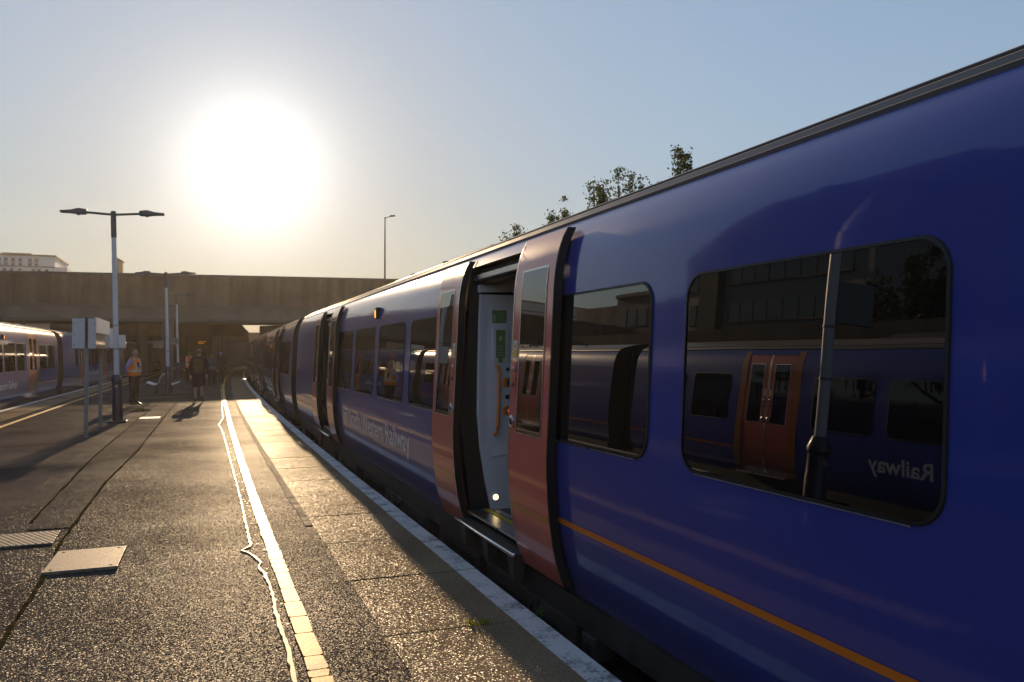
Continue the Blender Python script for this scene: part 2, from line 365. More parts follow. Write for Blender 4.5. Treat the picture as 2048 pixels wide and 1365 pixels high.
# ------------------------------------------------------------------ ground
g = MB().add([(-700, -300, -1.25), (700, -300, -1.25), (700, 1200, -1.25), (-700, 1200, -1.25)], [(0, 1, 2, 3)]).build('ground', 'earth')
tag(g, 'brown earth and scrub spreading round the railway', 'ground', kind='structure')
def ribbon(mb, f0, f1, us, z, mi=0):
    vs = []
    for u in us: vs += [(f0(u), u, z), (f1(u), u, z)]
    mb.add(vs, [(2 * i, 2 * i + 1, 2 * i + 3, 2 * i + 2) for i in range(len(us) - 1)], mi)
US = [-12 + 2.0 * i for i in range(76)]
mb = MB(); ribbon(mb, lambda u: 1.7 + curve_r(u), lambda u: 9.5 + curve_r(u), US, -1.15)
tag(mb.build('track_bed_right', 'ballast'), 'dark stone ballast under the right-hand train', 'track bed', kind='structure')
mb = MB(); ribbon(mb, lambda u: -13.5 + curve_l(u), lambda u: -5.2 + curve_l(u), US, -1.15)
tag(mb.build('track_bed_left', 'ballast'), 'dark stone ballast under the left-hand train', 'track bed', kind='structure')
for f, off, lab in ((curve_r, 2.07 + 1.4, 'right-hand'), (curve_l, -5.6 - 1.4, 'left-hand')):
    t = empty('railway_track', (0, 0, 0), 0, 'steel rails beneath the %s train' % lab, 'track', None)
    for sx in (-0.75, 0.75):
        mb = MB(); sec = [(-0.07, -1.1), (0.07, -1.1), (0.035, -0.93), (-0.035, -0.93)]
        vs = []; us = US[::2]
        for u in us: vs += [(off + sx + f(u) + a, u, b) for a, b in sec]
        mb.add(vs, [(4 * i + k, 4 * i + (k + 1) % 4, 4 * i + 4 + (k + 1) % 4, 4 * i + 4 + k) for i in range(len(us) - 1) for k in range(4)])
        mb.build('rail', 'rail', t)

# ------------------------------------------------------------------ island platform
RS, RE = 1.0, 1.93                  # right-hand edge slabs: inner side, outer side
LS, LE = -4.5, -5.42                # left-hand edge slabs
PU = [-12 + 1.0 * i for i in range(137)]
mb = MB(); vs = []; nc = 12
for u in PU:
    a, b = LS + curve_l(u), RS + curve_r(u)
    for k in range(nc + 1):
        x = a + (b - a) * k / nc
        z = 0.006 * noise.noise(Vector((x * 0.35, u * 0.22, 1.7)))
        vs.append((x, u, z if 0 < k < nc else 0.0))
mb.add(vs, [(i * (nc + 1) + k, i * (nc + 1) + k + 1, (i + 1) * (nc + 1) + k + 1, (i + 1) * (nc + 1) + k) for i in range(len(PU) - 1) for k in range(nc)])
plat = mb.build('platform', 'asphalt', smooth=True)
tag(plat, 'worn dark asphalt island platform between the two trains', 'platform', kind='structure')
mb = MB()
for f, e0, e1 in ((curve_r, RS - 0.02, RE - 0.12), (curve_l, LE + 0.12, LS + 0.02)):
    ribbon(mb, lambda u: e0 + f(u), lambda u: e1 + f(u), PU, -0.045)
mb.build('joint_bed', 'joint', plat)
mb = MB()
for f, e in ((curve_r, RE - 0.12), (curve_l, LE + 0.12)):
    vs = []
    for u in PU: vs += [(e + f(u), u, -1.25), (e + f(u), u, -0.05)]
    mb.add(vs, [(2 * i, 2 * i + 1, 2 * i + 3, 2 * i + 2) for i in range(len(PU) - 1)])
mb.build('platform_face', 'platform_wall', plat)

def slab(u0, u1, side, jitter):
    f = curve_r if side > 0 else curve_l
    i_, o_ = (RS, RE) if side > 0 else (LS, LE)
    gp = 0.007; a, b = u0 + gp, u1 - gp
    dz = jitter
    i0, i1, o0, o1 = i_ + f(a), i_ + f(b), o_ + f(a), o_ + f(b)
    mb = MB().hexa([(i0, a, -0.07), (o0, a, -0.07), (o1, b, -0.07), (i1, b, -0.07)], [(i0, a, dz), (o0, a, dz), (o1, b, dz), (i1, b, dz)])
    s = mb.build('edge_slab', 'slab', plat, bevel=0.006)
    wv = 0.15
    p0, p1 = o0 - side * wv, o1 - side * wv
    q = side * 0.004
    mb = MB().hexa([(p0, a, dz + 0.0015), (o0 + q, a, dz + 0.0015), (o1 + q, b, dz + 0.0015), (p1, b, dz + 0.0015)],
                   [(p0, a, dz + 0.0045), (o0 + q, a, dz + 0.0045), (o1 + q, b, dz + 0.0045), (p1, b, dz + 0.0045)])
    mb.add([(o0 + q, a, dz + 0.0045), (o1 + q, b, dz + 0.0045), (o1 + q, b, dz - 0.06), (o0 + q, a, dz - 0.06)], [(0, 1, 2, 3)])
    mid = [p0 + side * 0.085, p0 + side * 0.089, p1 + side * 0.089, p1 + side * 0.085]
    mb.add([(mid[0], a, dz + 0.0055), (mid[1], a, dz + 0.0055), (mid[2], b, dz + 0.0055), (mid[3], b, dz + 0.0055)], [(0, 1, 2, 3)])
    mb.build('white_edge', 'white_edge', s)
u = 4.67 - 1.225 * 6; k = 0
while u < 58:
    slab(u, u + 1.225, 1, random.uniform(-0.002, 0.003)); u += 1.225; k += 1
uR = u; u = 14.0
while u < 52:
    slab(u, u + 1.225, -1, random.uniform(-0.002, 0.003)); u += 1.225
uL = u
for f, i_, o_, u0, sd in ((curve_r, RS, RE, uR, 1), (curve_l, LS, LE, uL, -1)):
    us = [u0 + i for i in range(int(124 - u0))]
    mb = MB(); ribbon(mb, lambda u: i_ + f(u), lambda u: o_ + f(u), us, 0.0); mb.build('distant_edge_slabs', 'slab', plat)
    mb = MB(); ribbon(mb, lambda u: o_ - sd * 0.15 + f(u), lambda u: o_ + f(u), us, 0.0045); mb.build('distant_white_edge', 'white_edge', plat)

# yellow line of cracked thermoplastic pieces
ymesh = []
u = 3.3
while u < 24:
    ln = random.choice([0.11, 0.16, 0.2, 0.27, 0.33, 0.4]) * random.uniform(0.9, 1.1)
    c = 0.565 + curve_r(u) + (0.004 * (u - 9) if u > 9 else 0)
    w0 = 0.05
    j = lambda: random.uniform(-0.006, 0.006)
    a, b = u + 0.005, u + ln - 0.005
    ch = 0.012
    ring = [(c - w0 + j(), a + ch), (c - w0 + ch, a + j() * 0.4), (c + w0 - ch, a + j() * 0.4), (c + w0 + j(), a + ch),
            (c + w0 + j(), b - ch), (c + w0 - ch, b + j() * 0.4), (c - w0 + ch, b + j() * 0.4), (c - w0 + j(), b - ch)]
    n = len(ring); mb = MB()
    mb.add([(x, y, -0.006) for x, y in ring] + [(x, y, 0.0125) for x, y in ring],
           [tuple(range(n, 2 * n))] + [(i, (i + 1) % n, n + (i + 1) % n, n + i) for i in range(n)])
    mb.build('yellow_line_block', 'yellow_line', plat); u += ln
mb = MB(); us = [24 + i for i in range(98)]
ribbon(mb, lambda u: 0.575 + curve_r(u), lambda u: 0.675 + curve_r(u), us, 0.0105); mb.build('distant_yellow_line', 'yellow_line', plat)
mb = MB(); us = [12 + i for i in range(108)]
ribbon(mb, lambda u: -4.2 + curve_l(u), lambda u: -4.08 + curve_l(u), us, 0.0105)
mb.build('far_side_yellow_line', 'yellow_line', plat)
# wandering cream seam beside the yellow line
seam = [(3.2, .44), (4.17, .44), (4.7, .455), (5.3, .445), (5.9, .46), (6.25, .45), (6.5, .42), (6.62, .445), (6.85, .41), (6.98, .375), (7.08, .325), (7.2, .39), (7.3, .41),
        (7.6, .405), (8.4, .415), (9.5, .425), (11.2, .43), (13.5, .435), (15.5, .44), (17.5, .445), (19.0, .43), (20.0, .40), (20.9, .47), (21.9, .54), (25, .60), (31, .73), (38, .86), (48, 1.12)]
pts = []
for (u0, x0), (u1, x1) in zip(seam, seam[1:]):
    n = max(2, int((u1 - u0) / 0.06)) if u0 < 22 else 8
    for i in range(n): t = i / n; pts.append((x0 + (x1 - x0) * t + random.uniform(-.005, .005), u0 + (u1 - u0) * t))
mb = MB(); vs = []
for i, (x, y) in enumerate(pts):
    wd = 0.014 + random.uniform(-0.007, 0.006)
    vs += [(x - wd, y, -0.004), (x - wd * 0.7, y, 0.0115), (x + wd * 0.7, y, 0.0115), (x + wd, y, -0.004)]
mb.add(vs, [(4 * i + k, 4 * i + k + 1, 4 * i + 5 + k, 4 * i + 4 + k) for i in range(len(pts) - 1) for k in range(3)])
mb.build('cream_seam', 'cream_line', plat)
# scattered crumbs of old paint along the seam
mb = MB()
for i in range(70):
    u = random.uniform(3.5, 18); x = 0.46 + abs(random.gauss(0, 0.035)); r = random.uniform(0.004, 0.013)
    n = 5; ph = random.random() * 6
    mb.add([(x + r * math.cos(ph + 6.283 * k / n), u + 1.6 * r * math.sin(ph + 6.283 * k / n), 0.0085) for k in range(n)], [tuple(range(n))])
mb.build('paint_crumbs', 'cream_line', plat)['kind'] = 'stuff'
# trodden gum spots and small stains
for nm, mt, cnt in (('gum_spots', 'mortar', 70), ('dark_stains', 'joint', 60)):
    mb = MB()
    for i in range(cnt):
        u = random.uniform(3.4, 20); x = random.uniform(-1.9, 0.95); r_ = random.uniform(0.006, 0.02); n = 9
        if -1.2 < x < -.45 and 6.6 < u < 7.7: continue
        rr = [r_ * random.uniform(.7, 1.2) for _ in range(n)]
        mb.add([(x + rr[k] * math.cos(6.283 * k / n), u + rr[k] * math.sin(6.283 * k / n), 0.0088) for k in range(n)], [tuple(range(n))])
    mb.build(nm, mt, plat)['kind'] = 'stuff'
# mortar fillet at the back of the slabs
mb = MB(); us = [7.9 + 0.4 * i for i in range(80)]; vs = []
for u in us:
    c = RS + curve_r(u); vs += [(c - 0.075 + random.uniform(-.01, .01), u, 0.007), (c - 0.004, u, 0.009)]
mb.add(vs, [(2 * i, 2 * i + 1, 2 * i + 3, 2 * i + 2) for i in range(len(us) - 1)]); mb.build('mortar_strip', 'mortar', plat)
# trench seams, mossy
def groove(pts, wdt, name, mat='moss', z=0.0085, n=14):
    out = []
    for (u0, x0), (u1, x1) in zip(pts, pts[1:]):
        for i in range(n): t = i / n; out.append((x0 + (x1 - x0) * t + random.uniform(-.006, .006), u0 + (u1 - u0) * t))
    out.append((pts[-1][1], pts[-1][0]))
    mb = MB(); vs = []
    for x, y in out:
        ww = wdt * random.uniform(0.5, 1.2); vs += [(x - ww, y, z), (x + ww, y, z)]
    mb.add(vs, [(2 * i, 2 * i + 1, 2 * i + 3, 2 * i + 2) for i in range(len(out) - 1)]); return mb.build(name, mat, plat)
groove([(3.0, -1.0), (5.28, -1.02), (6.79, -1.04)], 0.016, 'mossy_seam')
groove([(7.5, -1.08), (7.9, -1.1), (11.4, -1.1), (15.2, -0.96), (26, -0.81), (37, -0.58), (46, -.3)], 0.014, 'mossy_seam')
groove([(9.0, -1.5), (14, -1.55), (21.5, -1.44), (34, -1.2)], 0.014, 'mossy_seam')
groove([(34, -1.2), (36.8, -0.58)], 0.02, 'mossy_seam', n=4)
mb = MB()
ln = [(8.6, -1.47, -1.1), (11.4, -1.5, -1.1), (14, -1.53, -1.02), (21.5, -1.42, -0.88), (33, -1.2, -0.66)]
vs = []
for u, a, b in ln: vs += [(a, u, 0.0075), (b, u, 0.0075)]
mb.add(vs, [(2 * i, 2 * i + 1, 2 * i + 3, 2 * i + 2) for i in range(len(ln) - 1)]); mb.build('trench_patch', 'asphalt_patch', plat)
mb = MB().add([(-1.75, 25.5, 0.0075), (-1.42, 25.2, 0.0075), (-1.15, 34.5, 0.0075), (-1.4, 34.5, 0.0075)], [(0, 1, 2, 3)]); mb.build('pale_patch', 'asphalt_patch', plat)
mb = MB().add([(-1.43, 22.5, 0.0085), (-0.95, 22.55, 0.0085), (-0.94, 23.15, 0.0085), (-1.40, 23.1, 0.0085)], [(0, 1, 2, 3)]); mb.build('white_dash', 'white_edge', plat)
# flat inspection cover, a little proud and tilted
cv = empty('inspection_cover', (-0.81, 7.14, 0.004), R(-1), 'square tan metal cover plate lying on the asphalt in the foreground', 'cover')
cv.rotation_euler = (R(0.5), R(-0.8), R(-1))
box_obj('plate', 'plate', cv, -0.25, 0.25, -0.335, 0.335, 0.002, 0.026, bevel=0.004)
for sx in (-0.2, 0.2):
    for sy in (-0.28, 0.28): MB().lathe([(0.011, 0.024), (0.011, 0.0285), (0.006, 0.0295)], (sx, sy, 0), n=10).build('screw', 'under', cv)
cv = empty('chequered_cover', (-1.47, 8.14, 0.003), R(2), 'long pale cover plate with rows of raised studs behind the square one', 'cover')
box_obj('plate', 'plate', cv, -0.42, 0.31, -0.27, 0.27, 0.002, 0.016, bevel=0.004)
mb = MB()
for i in range(15):
    for j in range(11):
        x = -0.39 + 0.048 * i; y = -0.24 + 0.048 * j
        mb.lathe([(0.015, 0.015), (0.012, 0.019), (0.004, 0.020)], (x + (0.024 if j % 2 else 0), y, 0), n=6)
o = mb.build('studs', 'plate', cv); o['kind'] = 'stuff'

# ------------------------------------------------------------------ train carriages
# local frame of a carriage: x inwards from the widest point of its platform side, y along, z above platform
PROF = [(.14, .10), (.10, .2), (.066, .30), (.040, .42), (.022, .55), (.010, .68), (.002, .82), (.0, .95), (.052, 2.03), (.062, 2.13),
        (.076, 2.21), (.094, 2.28), (.118, 2.345), (.148, 2.40), (.185, 2.452)]
def px(z):
    for (x0, z0), (x1, z1) in zip(PROF, PROF[1:]):
        if z <= z1: return x0 + (x1 - x0) * (z - z0) / (z1 - z0)
    return PROF[-1][0]
WID = 2.78; HL = 9.55; DC = 4.49; DH = 0.69; HEAD = 2.345
def sweep(mb, y0, y1, z0=None, z1=None, off=0.0, mi=0):
    pr = [(x + off, z) for x, z in PROF if (z0 is None or z > z0 + 1e-4) and (z1 is None or z < z1 - 1e-4)]
    if z0 is not None: pr.insert(0, (px(z0) + off, z0))
    if z1 is not None: pr.append((px(z1) + off, z1))
    n = len(pr)
    mb.add([(x, y0, z) for x, z in pr] + [(x, y1, z) for x, z in pr], [(i, i + 1, n + i + 1, n + i) for i in range(n - 1)], mi)
def rrect(y0, y1, z0, z1, r, n=6):
    out = []
    for cy, cz, a0 in ((y1 - r, z1 - r, 0), (y0 + r, z1 - r, 90), (y0 + r, z0 + r, 180), (y1 - r, z0 + r, 270)):
        for k in range(n + 1):
            a = R(a0 + 90 * k / n); out.append((cy + r * math.cos(a), cz + r * math.sin(a)))
    return out
def side_plate(mb, ring, off, mi=0):
    mb.add([(px(z) + off, y, z) for y, z in ring], [tuple(range(len(ring)))], mi)
def side_ring(mb, outer, inner, off_o, off_i, mi=0):
    n = len(outer)
    mb.add([(px(z) + off_o, y, z) for y, z in outer] + [(px(z) + off_i, y, z) for y, z in inner], [(i, (i + 1) % n, n + (i + 1) % n, n + i) for i in range(n)], mi)
def window(parent, y0, y1, z0=1.07, z1=1.975, r=0.12, off=-0.004):
    mb = MB(); side_plate(mb, rrect(y0 + .010, y1 - .010, z0 + .010, z1 - .010, r - .009), off - .001)
    wobj = mb.build('window', 'glass', parent)
    mb = MB()
    o1, i1 = rrect(y0, y1, z0, z1, r), rrect(y0 + .012, y1 - .012, z0 + .012, z1 - .012, r - .011)
    side_ring(mb, o1, i1, off - .005, off - .006); side_ring(mb, rrect(y0 - .002, y1 + .002, z0 - .002, z1 + .002, r), o1, .001, off - .005)
    mb.build('frame', 'rubber', wobj)
    mb = MB(); mb.add([(px(z0) + off - .004, y0 + r, z0 - .008), (px(z0) + off - .009, y0 + r, z0 - .001), (px(z0) + off - .009, y1 - r, z0 - .001), (px(z0) + off - .004, y1 - r, z0 - .008)], [(0, 1, 2, 3)])
    mb.build('drip_trim', 'alu', wobj)
    return wobj

def text_mesh(body, name):
    cu = bpy.data.curves.new('tmp', 'FONT'); cu.body = body; cu.resolution_u = 3; cu.fill_mode = 'FRONT'; cu.offset = 0.02
    o = bpy.data.objects.new('tmp', cu); COL.objects.link(o)
    bpy.context.view_layer.update()
    me = bpy.data.meshes.new_from_object(o.evaluated_get(bpy.context.evaluated_depsgraph_get()))
    bpy.data.objects.remove(o); me.name = name; return me
def mesh_obj(name, me, mats, parent=None):
    me.materials.clear()
    for m in (mats if isinstance(mats, (list, tuple)) else [mats]): me.materials.append(M[m])
    o = bpy.data.objects.new(name, me); COL.objects.link(o); o.parent = parent; return o

def lettering(parent):
    """operator name in white vinyl, reading right to left along +y (seen from the platform)"""
    me = text_mesh('South Western Railway', 'lettering')
    xs = [v.co.x for v in me.vertices]; x0, x1 = min(xs), max(xs)
    nv = len(me.vertices); par_ = list(range(nv))
    def find(i):
        while par_[i] != i: par_[i] = par_[par_[i]]; i = par_[i]
        return i
    for p in me.polygons:
        for vi in p.vertices[1:]: par_[find(vi)] = find(p.vertices[0])
    comps = {}
    for p in me.polygons: comps.setdefault(find(p.vertices[0]), []).append(p)
    items = []
    for ps in comps.values():
        xx = [me.vertices[i].co.x for p in ps for i in p.vertices]; items.append([min(xx), max(xx), ps])
    items.sort(key=lambda q: q[0]); letters = []
    for it in items:                    # an i-dot joins its stem
        if letters and min(it[1], letters[-1][1]) - it[0] > .6 * min(it[1] - it[0], letters[-1][1] - letters[-1][0]):
            letters[-1][1] = max(letters[-1][1], it[1]); letters[-1][2] = letters[-1][2] + it[2]
        else: letters.append(it)
    zc0 = 0.545; caph = 0.245; fs = max(v.co.y for v in me.vertices)
    o = bpy.data.objects.new('lettering', None); COL.objects.link(o); o.parent = parent; o.empty_display_size = .1
    for a_, b_, ps in letters:
        mp = {}; mb = MB(); V = []; F = []
        for p in ps:
            fc = []
            for vi in p.vertices:
                if vi not in mp:
                    mp[vi] = len(V); co = me.vertices[vi].co; t = (co.x - x0) / (x1 - x0); z = zc0 + co.y / fs * caph
                    V.append((px(z) - 0.004, 1.98 - t * 3.88, z))
                fc.append(mp[vi])
            F.append(tuple(fc))
        mb.add(V, F); mb.build('letter', 'white_vinyl', o)
    mb = MB()                          # the little flag-like mark in front of the name
    def poly(p):
        mb.add([(px(zc0 + b * caph) - .004, 2.36 - a * 0.30, zc0 + b * caph) for a, b in p], [tuple(range(len(p)))])
    poly([(0.0, 1.0), (0.95, 1.0), (0.9, 0.84), (0.0, 0.84)])
    poly([(0.05, 0.72), (0.62, 0.72), (0.60, 0.56), (0.05, 0.56)])
    poly([(0.40, 0.46), (0.58, 0.46), (0.42, 0.0), (0.22, 0.0)])
    poly([(0.72, 0.76), (0.90, 0.76), (0.78, 0.0), (0.58, 0.0)])
    mb.build('emblem', 'white_vinyl', o)

def make_car(open_doors, near=False):
    car = empty('railway_carriage')
    # body side, cut at the two doorways
    mb = MB()
    spans = [(-HL, -DC - DH), (-DC + DH, DC - DH), (DC + DH, HL)]
    for a, b in spans: sweep(mb, a, b)
    for c in (-DC, DC): sweep(mb, c - DH, c + DH, HEAD, None)
    pr = PROF; n = len(pr)              # far side
    mb.add([(WID - x, -HL, z) for x, z in pr] + [(WID - x, HL, z) for x, z in pr], [(i, i + 1, n + i + 1, n + i) for i in range(n - 1)])
    mb.add([(PROF[0][0], -HL, PROF[0][1]), (WID - PROF[0][0], -HL, PROF[0][1]), (WID - PROF[0][0], HL, PROF[0][1]), (PROF[0][0], HL, PROF[0][1])], [(0, 1, 2, 3)])
    body = mb.build('body_side', 'blue', car, smooth=True, angle=25)
    ring = [(x, z) for x, z in PROF] + [(0.6, 2.66), (1.39, 2.75), (2.18, 2.66)] + [(WID - x, z) for x, z in reversed(PROF)]
    for y in (-HL + .002, HL - .002): MB().add([(x, y, z) for x, z in ring], [tuple(range(len(ring)))]).build('end_wall', 'rubber', car)
    # roof
    RP = [(.185, 2.452), (.180, 2.470), (.196, 2.478), (.205, 2.505), (.275, 2.535), (.285, 2.552), (.40, 2.600), (.44, 2.607), (.60, 2.660), (.85, 2.715), (1.1, 2.745), (1.39, 2.755)]
    RP = RP + [(WID - x, z) for x, z in reversed(RP[:-1])]; n = len(RP)
    mb = MB().add([(x, -HL, z) for x, z in RP] + [(x, HL, z) for x, z in RP], [(i, i + 1, n + i + 1, n + i) for i in range(n - 1)])
    roof = mb.build('roof', 'roof', car, smooth=True, angle=20)
    mb = MB(); mb.hexa([(.62, -2.6, 2.62), (2.16, -2.6, 2.62), (2.16, 2.6, 2.62), (.62, 2.6, 2.62)], [(.8, -2.3, 2.775), (1.98, -2.3, 2.775), (1.98, 2.3, 2.775), (.8, 2.3, 2.775)])
    mb.build('air_conditioning_pod', 'roof_dark', roof, bevel=.015)
    mb = MB()
    pass
    for y in (-1.2, .4, 1.9, 3.2, 4.4, 5.6, 6.6): MB().box(.60, .66, y, y + .10, 2.64, 2.705).build('roof_bracket', 'roof_dark', roof)
    mb = MB().box(.262, .268, -HL, HL, 2.530, 2.540); mb.build('gutter_line', 'roof_dark', roof)
    # gangway bellows at the ends
    for s in (-1, 1):
        mb = MB()
        for k in range(5):
            y = s * (HL + .04 + .075 * k); q = .0 if k % 2 else .04
            mb.box(.45 + q, WID - .45 - q, min(y, y + s * .075), max(y, y + s * .075), .1 + q, 2.5 - q)
        mb.build('gangway', 'rubber', car)
    # windows
    wins = [(-8.71, -7.26), (-6.95, -5.66), (5.66, 6.40)] + [(c - .71, c + .71) for c in (-2.56, -.853, .853, 2.56)]
    for a, b in wins: window(car, a, b)
    # stripes and lettering
    for a, b in [(-HL + .02, -DC - DH - .19), (DC + DH + .19, HL - .02)]:
        mb = MB(); sweep(mb, a, b, .553, .588, -.0035); mb.build('orange_stripe', 'orange', car, smooth=True)
    lettering(car)
    # body side indicator lamp
    lm = MB().box(px(2.13) - .05, px(2.13) + .02, -.04, .04, 2.06, 2.21).build('indicator_lamp', 'roof_dark', car, bevel=.008)
    MB().box(px(2.13) - .054, px(2.13) - .049, -.022, .022, 2.075, 2.175).build('amber_lens', 'amber', lm)
    # small data panel cut into the door surrounds
    for c in (-DC, DC):
        for s in (-1, 1):
            a, b = sorted((c + s * (DH + .003), c + s * (DH + .185)))
            mb = MB(); sweep(mb, a, b, .14, 2.42, -.003); mb.build('door_surround', 'door_orange', car, smooth=True, angle=25)
            # leaf
            if open_doors: a, b = sorted((c + s * (DH - .02), c + s * (DH + .68))); off = -.075
            else: a, b = sorted((c + s * .006, c + s * DH)); off = .004
            th = .055
            mb = MB(); Z0, Z1 = .15, 2.402
            sweep(mb, a + .012, b - .012, Z0, Z1, off, 0); sweep(mb, a + .012, b - .012, Z0, Z1, off + th, 1)
            lf = mb.build('door_leaf', ['red', 'rubber'], car, smooth=True, angle=25)
            mb = MB()                    # rubber edging all round
            zz = [Z0 + (Z1 - Z0) * i / 24 for i in range(25)]
            for e0, e1 in ((a, a + .012), (b - .012, b)):
                vs = []
                for z in zz: vs += [(px(z) + off + .002, e0, z), (px(z) + off + .002, e1, z), (px(z) + off + th, e1, z), (px(z) + off + th, e0, z)]
                mb.add(vs, [(4 * i + k, 4 * i + (k + 1) % 4, 4 * i + 4 + (k + 1) % 4, 4 * i + 4 + k) for i in range(24) for k in range(4)])
            for z in (Z0, Z1): mb.add([(px(z) + off, a, z), (px(z) + off, b, z), (px(z) + off + th, b, z), (px(z) + off + th, a, z)], [(0, 1, 2, 3)])
            mb.build('rubber_edge', 'rubber', lf, smooth=True, angle=30)
            mb = MB(); e = (b - .012) if s < 0 else (a + .003)
            sweep(mb, e - .005, e + .014, Z0 + .02, Z1 - .01, off - .002); mb.build('edge_trim', 'alu', lf)
            # glazing of the leaf
            gy0, gy1 = (a + .12, b - .15) if s < 0 else (a + .15, b - .12)
            mb = MB(); sweep(mb, gy0, gy1, 1.075, 2.165, off - .003)
            gw = mb.build('door_window', 'glass', lf)
            mb = MB(); FO = off - .0045
            for q0, q1, w0, w1 in ((gy0 - .008, gy0 + .002, 1.067, 2.173), (gy1 - .002, gy1 + .008, 1.067, 2.173), (gy0 + .002, gy1 - .002, 1.067, 1.077), (gy0 + .002, gy1 - .002, 2.163, 2.173)): sweep(mb, q0, q1, w0, w1, FO)
            mb.build('frame', 'alu', gw)
            mb = MB(); sweep(mb, a + .013, b - .013, .553, .588, off - .0035); mb.build('stripe', 'door_orange', lf, smooth=True)
            # lock plate, buttons and warning sticker on the closing edge
            ey = (b - .075) if s < 0 else (a + .075)
            mb = MB(); side_plate(mb, rrect(ey - .04, ey + .04, 1.575, 1.70, .005, 1), off - .004); st = mb.build('warning_sticker', 'sticker_white', lf)
            mb = MB(); side_plate(mb, [(ey + .028, 1.645), (ey, 1.69), (ey - .028, 1.645)], off - .0045); side_plate(mb, rrect(ey - .034, ey + .034, 1.582, 1.635, .004, 1), off - .0045)
            mb.build('yellow_triangle', 'yellow_print', st)
            mb = MB(); side_plate(mb, [(ey + .007, 1.652), (ey + .004, 1.675), (ey - .004, 1.675), (ey - .007, 1.652)], off - .005); mb.build('exclamation_mark', 'rubber', st)
            mb = MB(); sweep(mb, ey - .032, ey + .032, 1.33, 1.55, off - .006)
            lp = mb.build('lock_plate', 'red', lf)
            for z, rr, mt in ((1.50, .02, 'alu'), (1.395, .014, 'rubber')):
                MB().lathe([(rr, 0), (rr, -.006), (rr * .6, -.009)], (px(z) + off - .006, ey, z), 'x', 12).build('lock_cap', mt, lf)
            z = 1.14; MB().lathe([(.045, 0), (.045, -.008), (.03, -.016), (.026, -.012)], (px(z) + off - .001, ey, z), 'x', 20).build('door_button', 'alu', lf)
            MB().lathe([(.02, -.012), (.018, -.018)], (px(z) + off - .001, ey, z), 'x', 14).build('button_cap', 'rubber', lf)
        if open_doors:
            y0, y1 = c - DH, c + DH
            # doorway floor, sills and a lining coloured as the dark interior
            v = MB(); FZ = .27
            v.add([(.12, y0, FZ), (.12, y1, FZ), (2.6, y1, FZ), (2.6, y0, FZ)], [(0, 1, 2, 3)]); fl = v.build('vestibule_floor', 'floor_vinyl', car)
            MB().box(.055, .19, y0 + .01, y1 - .01, FZ - .012, FZ + .004).build('sill', 'alu', fl)
            MB().box(.20, .25, y0 + .01, y1 - .01, FZ + .001, FZ + .006).build('yellow_strip', 'sill_yellow', fl)
            MB().box(.265, .32, y0 + .01, y1 - .01, FZ + .001, FZ + .005).build('sill_tread', 'alu', fl)
            mb = MB()
            mb.add([(2.6, y0, 0), (2.6, y1, 0), (2.6, y1, 2.4), (2.6, y0, 2.4)], [(0, 1, 2, 3)])
            mb.add([(.10, y0, HEAD), (.10, y1, HEAD), (2.6, y1, 2.30), (2.6, y0, 2.30)], [(0, 1, 2, 3)])
            mb.add([(px(.2), y1, .15), (px(.9), y1, 1.0), (px(2.3), y1, HEAD), (2.6, y1, HEAD), (2.6, y1, .15)], [(0, 1, 2, 3, 4)])
            mb.add([(px(.2), y0, .15), (px(.9), y0, 1.0), (px(2.3), y0, HEAD), (2.6, y0, HEAD), (2.6, y0, .15)], [(0, 1, 2, 3, 4)])
            mb.build('vestibule_shade', 'dark', car)  # near-black colour stands for the unlit saloon behind the doorway
            MB().box(.10, .16, y0 + .05, y1 - .05, 2.235, 2.275).build('door_gear', 'alu', car)
            mb = MB().box(.17, .30, y0 + .02, y1 - .02, 2.20, 2.33); mb.build('header_panel', 'dark', car)
            # draught screen with controls, facing back along the train
            ys = y1 - .035
            pn = empty('draught_screen', (0, 0, 0)); pn.parent = car
            mb = MB()
            left = [(.265, .27), (.215, .50), (.165, .80), (.14, 1.10), (.145, 1.5), (.155, 1.9), (.165, 2.12)]
            right = [(.80, 2.12), (.80, .27)]
            ring = left + right
            mb.add([(x, ys, z) for x, z in ring] + [(x, ys + .03, z) for x, z in ring],
                   [tuple(range(len(ring)))] + [(i, (i + 1) % len(ring), len(ring) + (i + 1) % len(ring), len(ring) + i) for i in range(len(ring))])
            mb.build('screen_panel', 'interior_grey', pn)
            MB().hexa([(.15, ys - .03, 2.135), (.80, ys - .03, 2.16), (.80, ys + .03, 2.16), (.15, ys + .03, 2.135)], [(.15, ys - .03, 2.20), (.80, ys - .03, 2.30), (.80, ys + .03, 2.30), (.15, ys + .03, 2.20)]).build('screen_cap', 'interior_grey', pn)
            def plate(nm, mt, x0, x1, z0, z1, d, par=pn, r=.02):
                rg = rrect(x0, x1, z0, z1, r, 3); m_ = MB(); n_ = len(rg)
                m_.add([(x, ys - d, z) for x, z in rg] + [(x, ys + .002, z) for x, z in rg], [tuple(range(n_))] + [(i, (i + 1) % n_, n_ + (i + 1) % n_, n_ + i) for i in range(n_)])
                return m_.build(nm, mt, par)
            # raised border that leaves the control panel looking recessed
            mb = MB()
            o1 = [(.17, .80), (.15, 1.12), (.157, 1.6), (.17, 2.11), (.70, 2.11), (.66, .92), (.42, .74), (.25, .72)]
            i1 = [(.235, .88), (.215, 1.14), (.217, 1.6), (.235, 2.02), (.475, 2.04), (.58, 1.02), (.40, .84), (.29, .80)]
            n_ = len(o1)
            mb.add([(x, ys - .012, z) for x, z in o1] + [(x, ys - .001, z) for x, z in i1], [(i, (i + 1) % n_, n_ + (i + 1) % n_, n_ + i) for i in range(n_)])
            mb.build('panel_surround', 'interior_grey', pn)
            sg = plate('green_notice', 'green_sign', .272, .402, 1.875, 1.985, .004, r=.004)
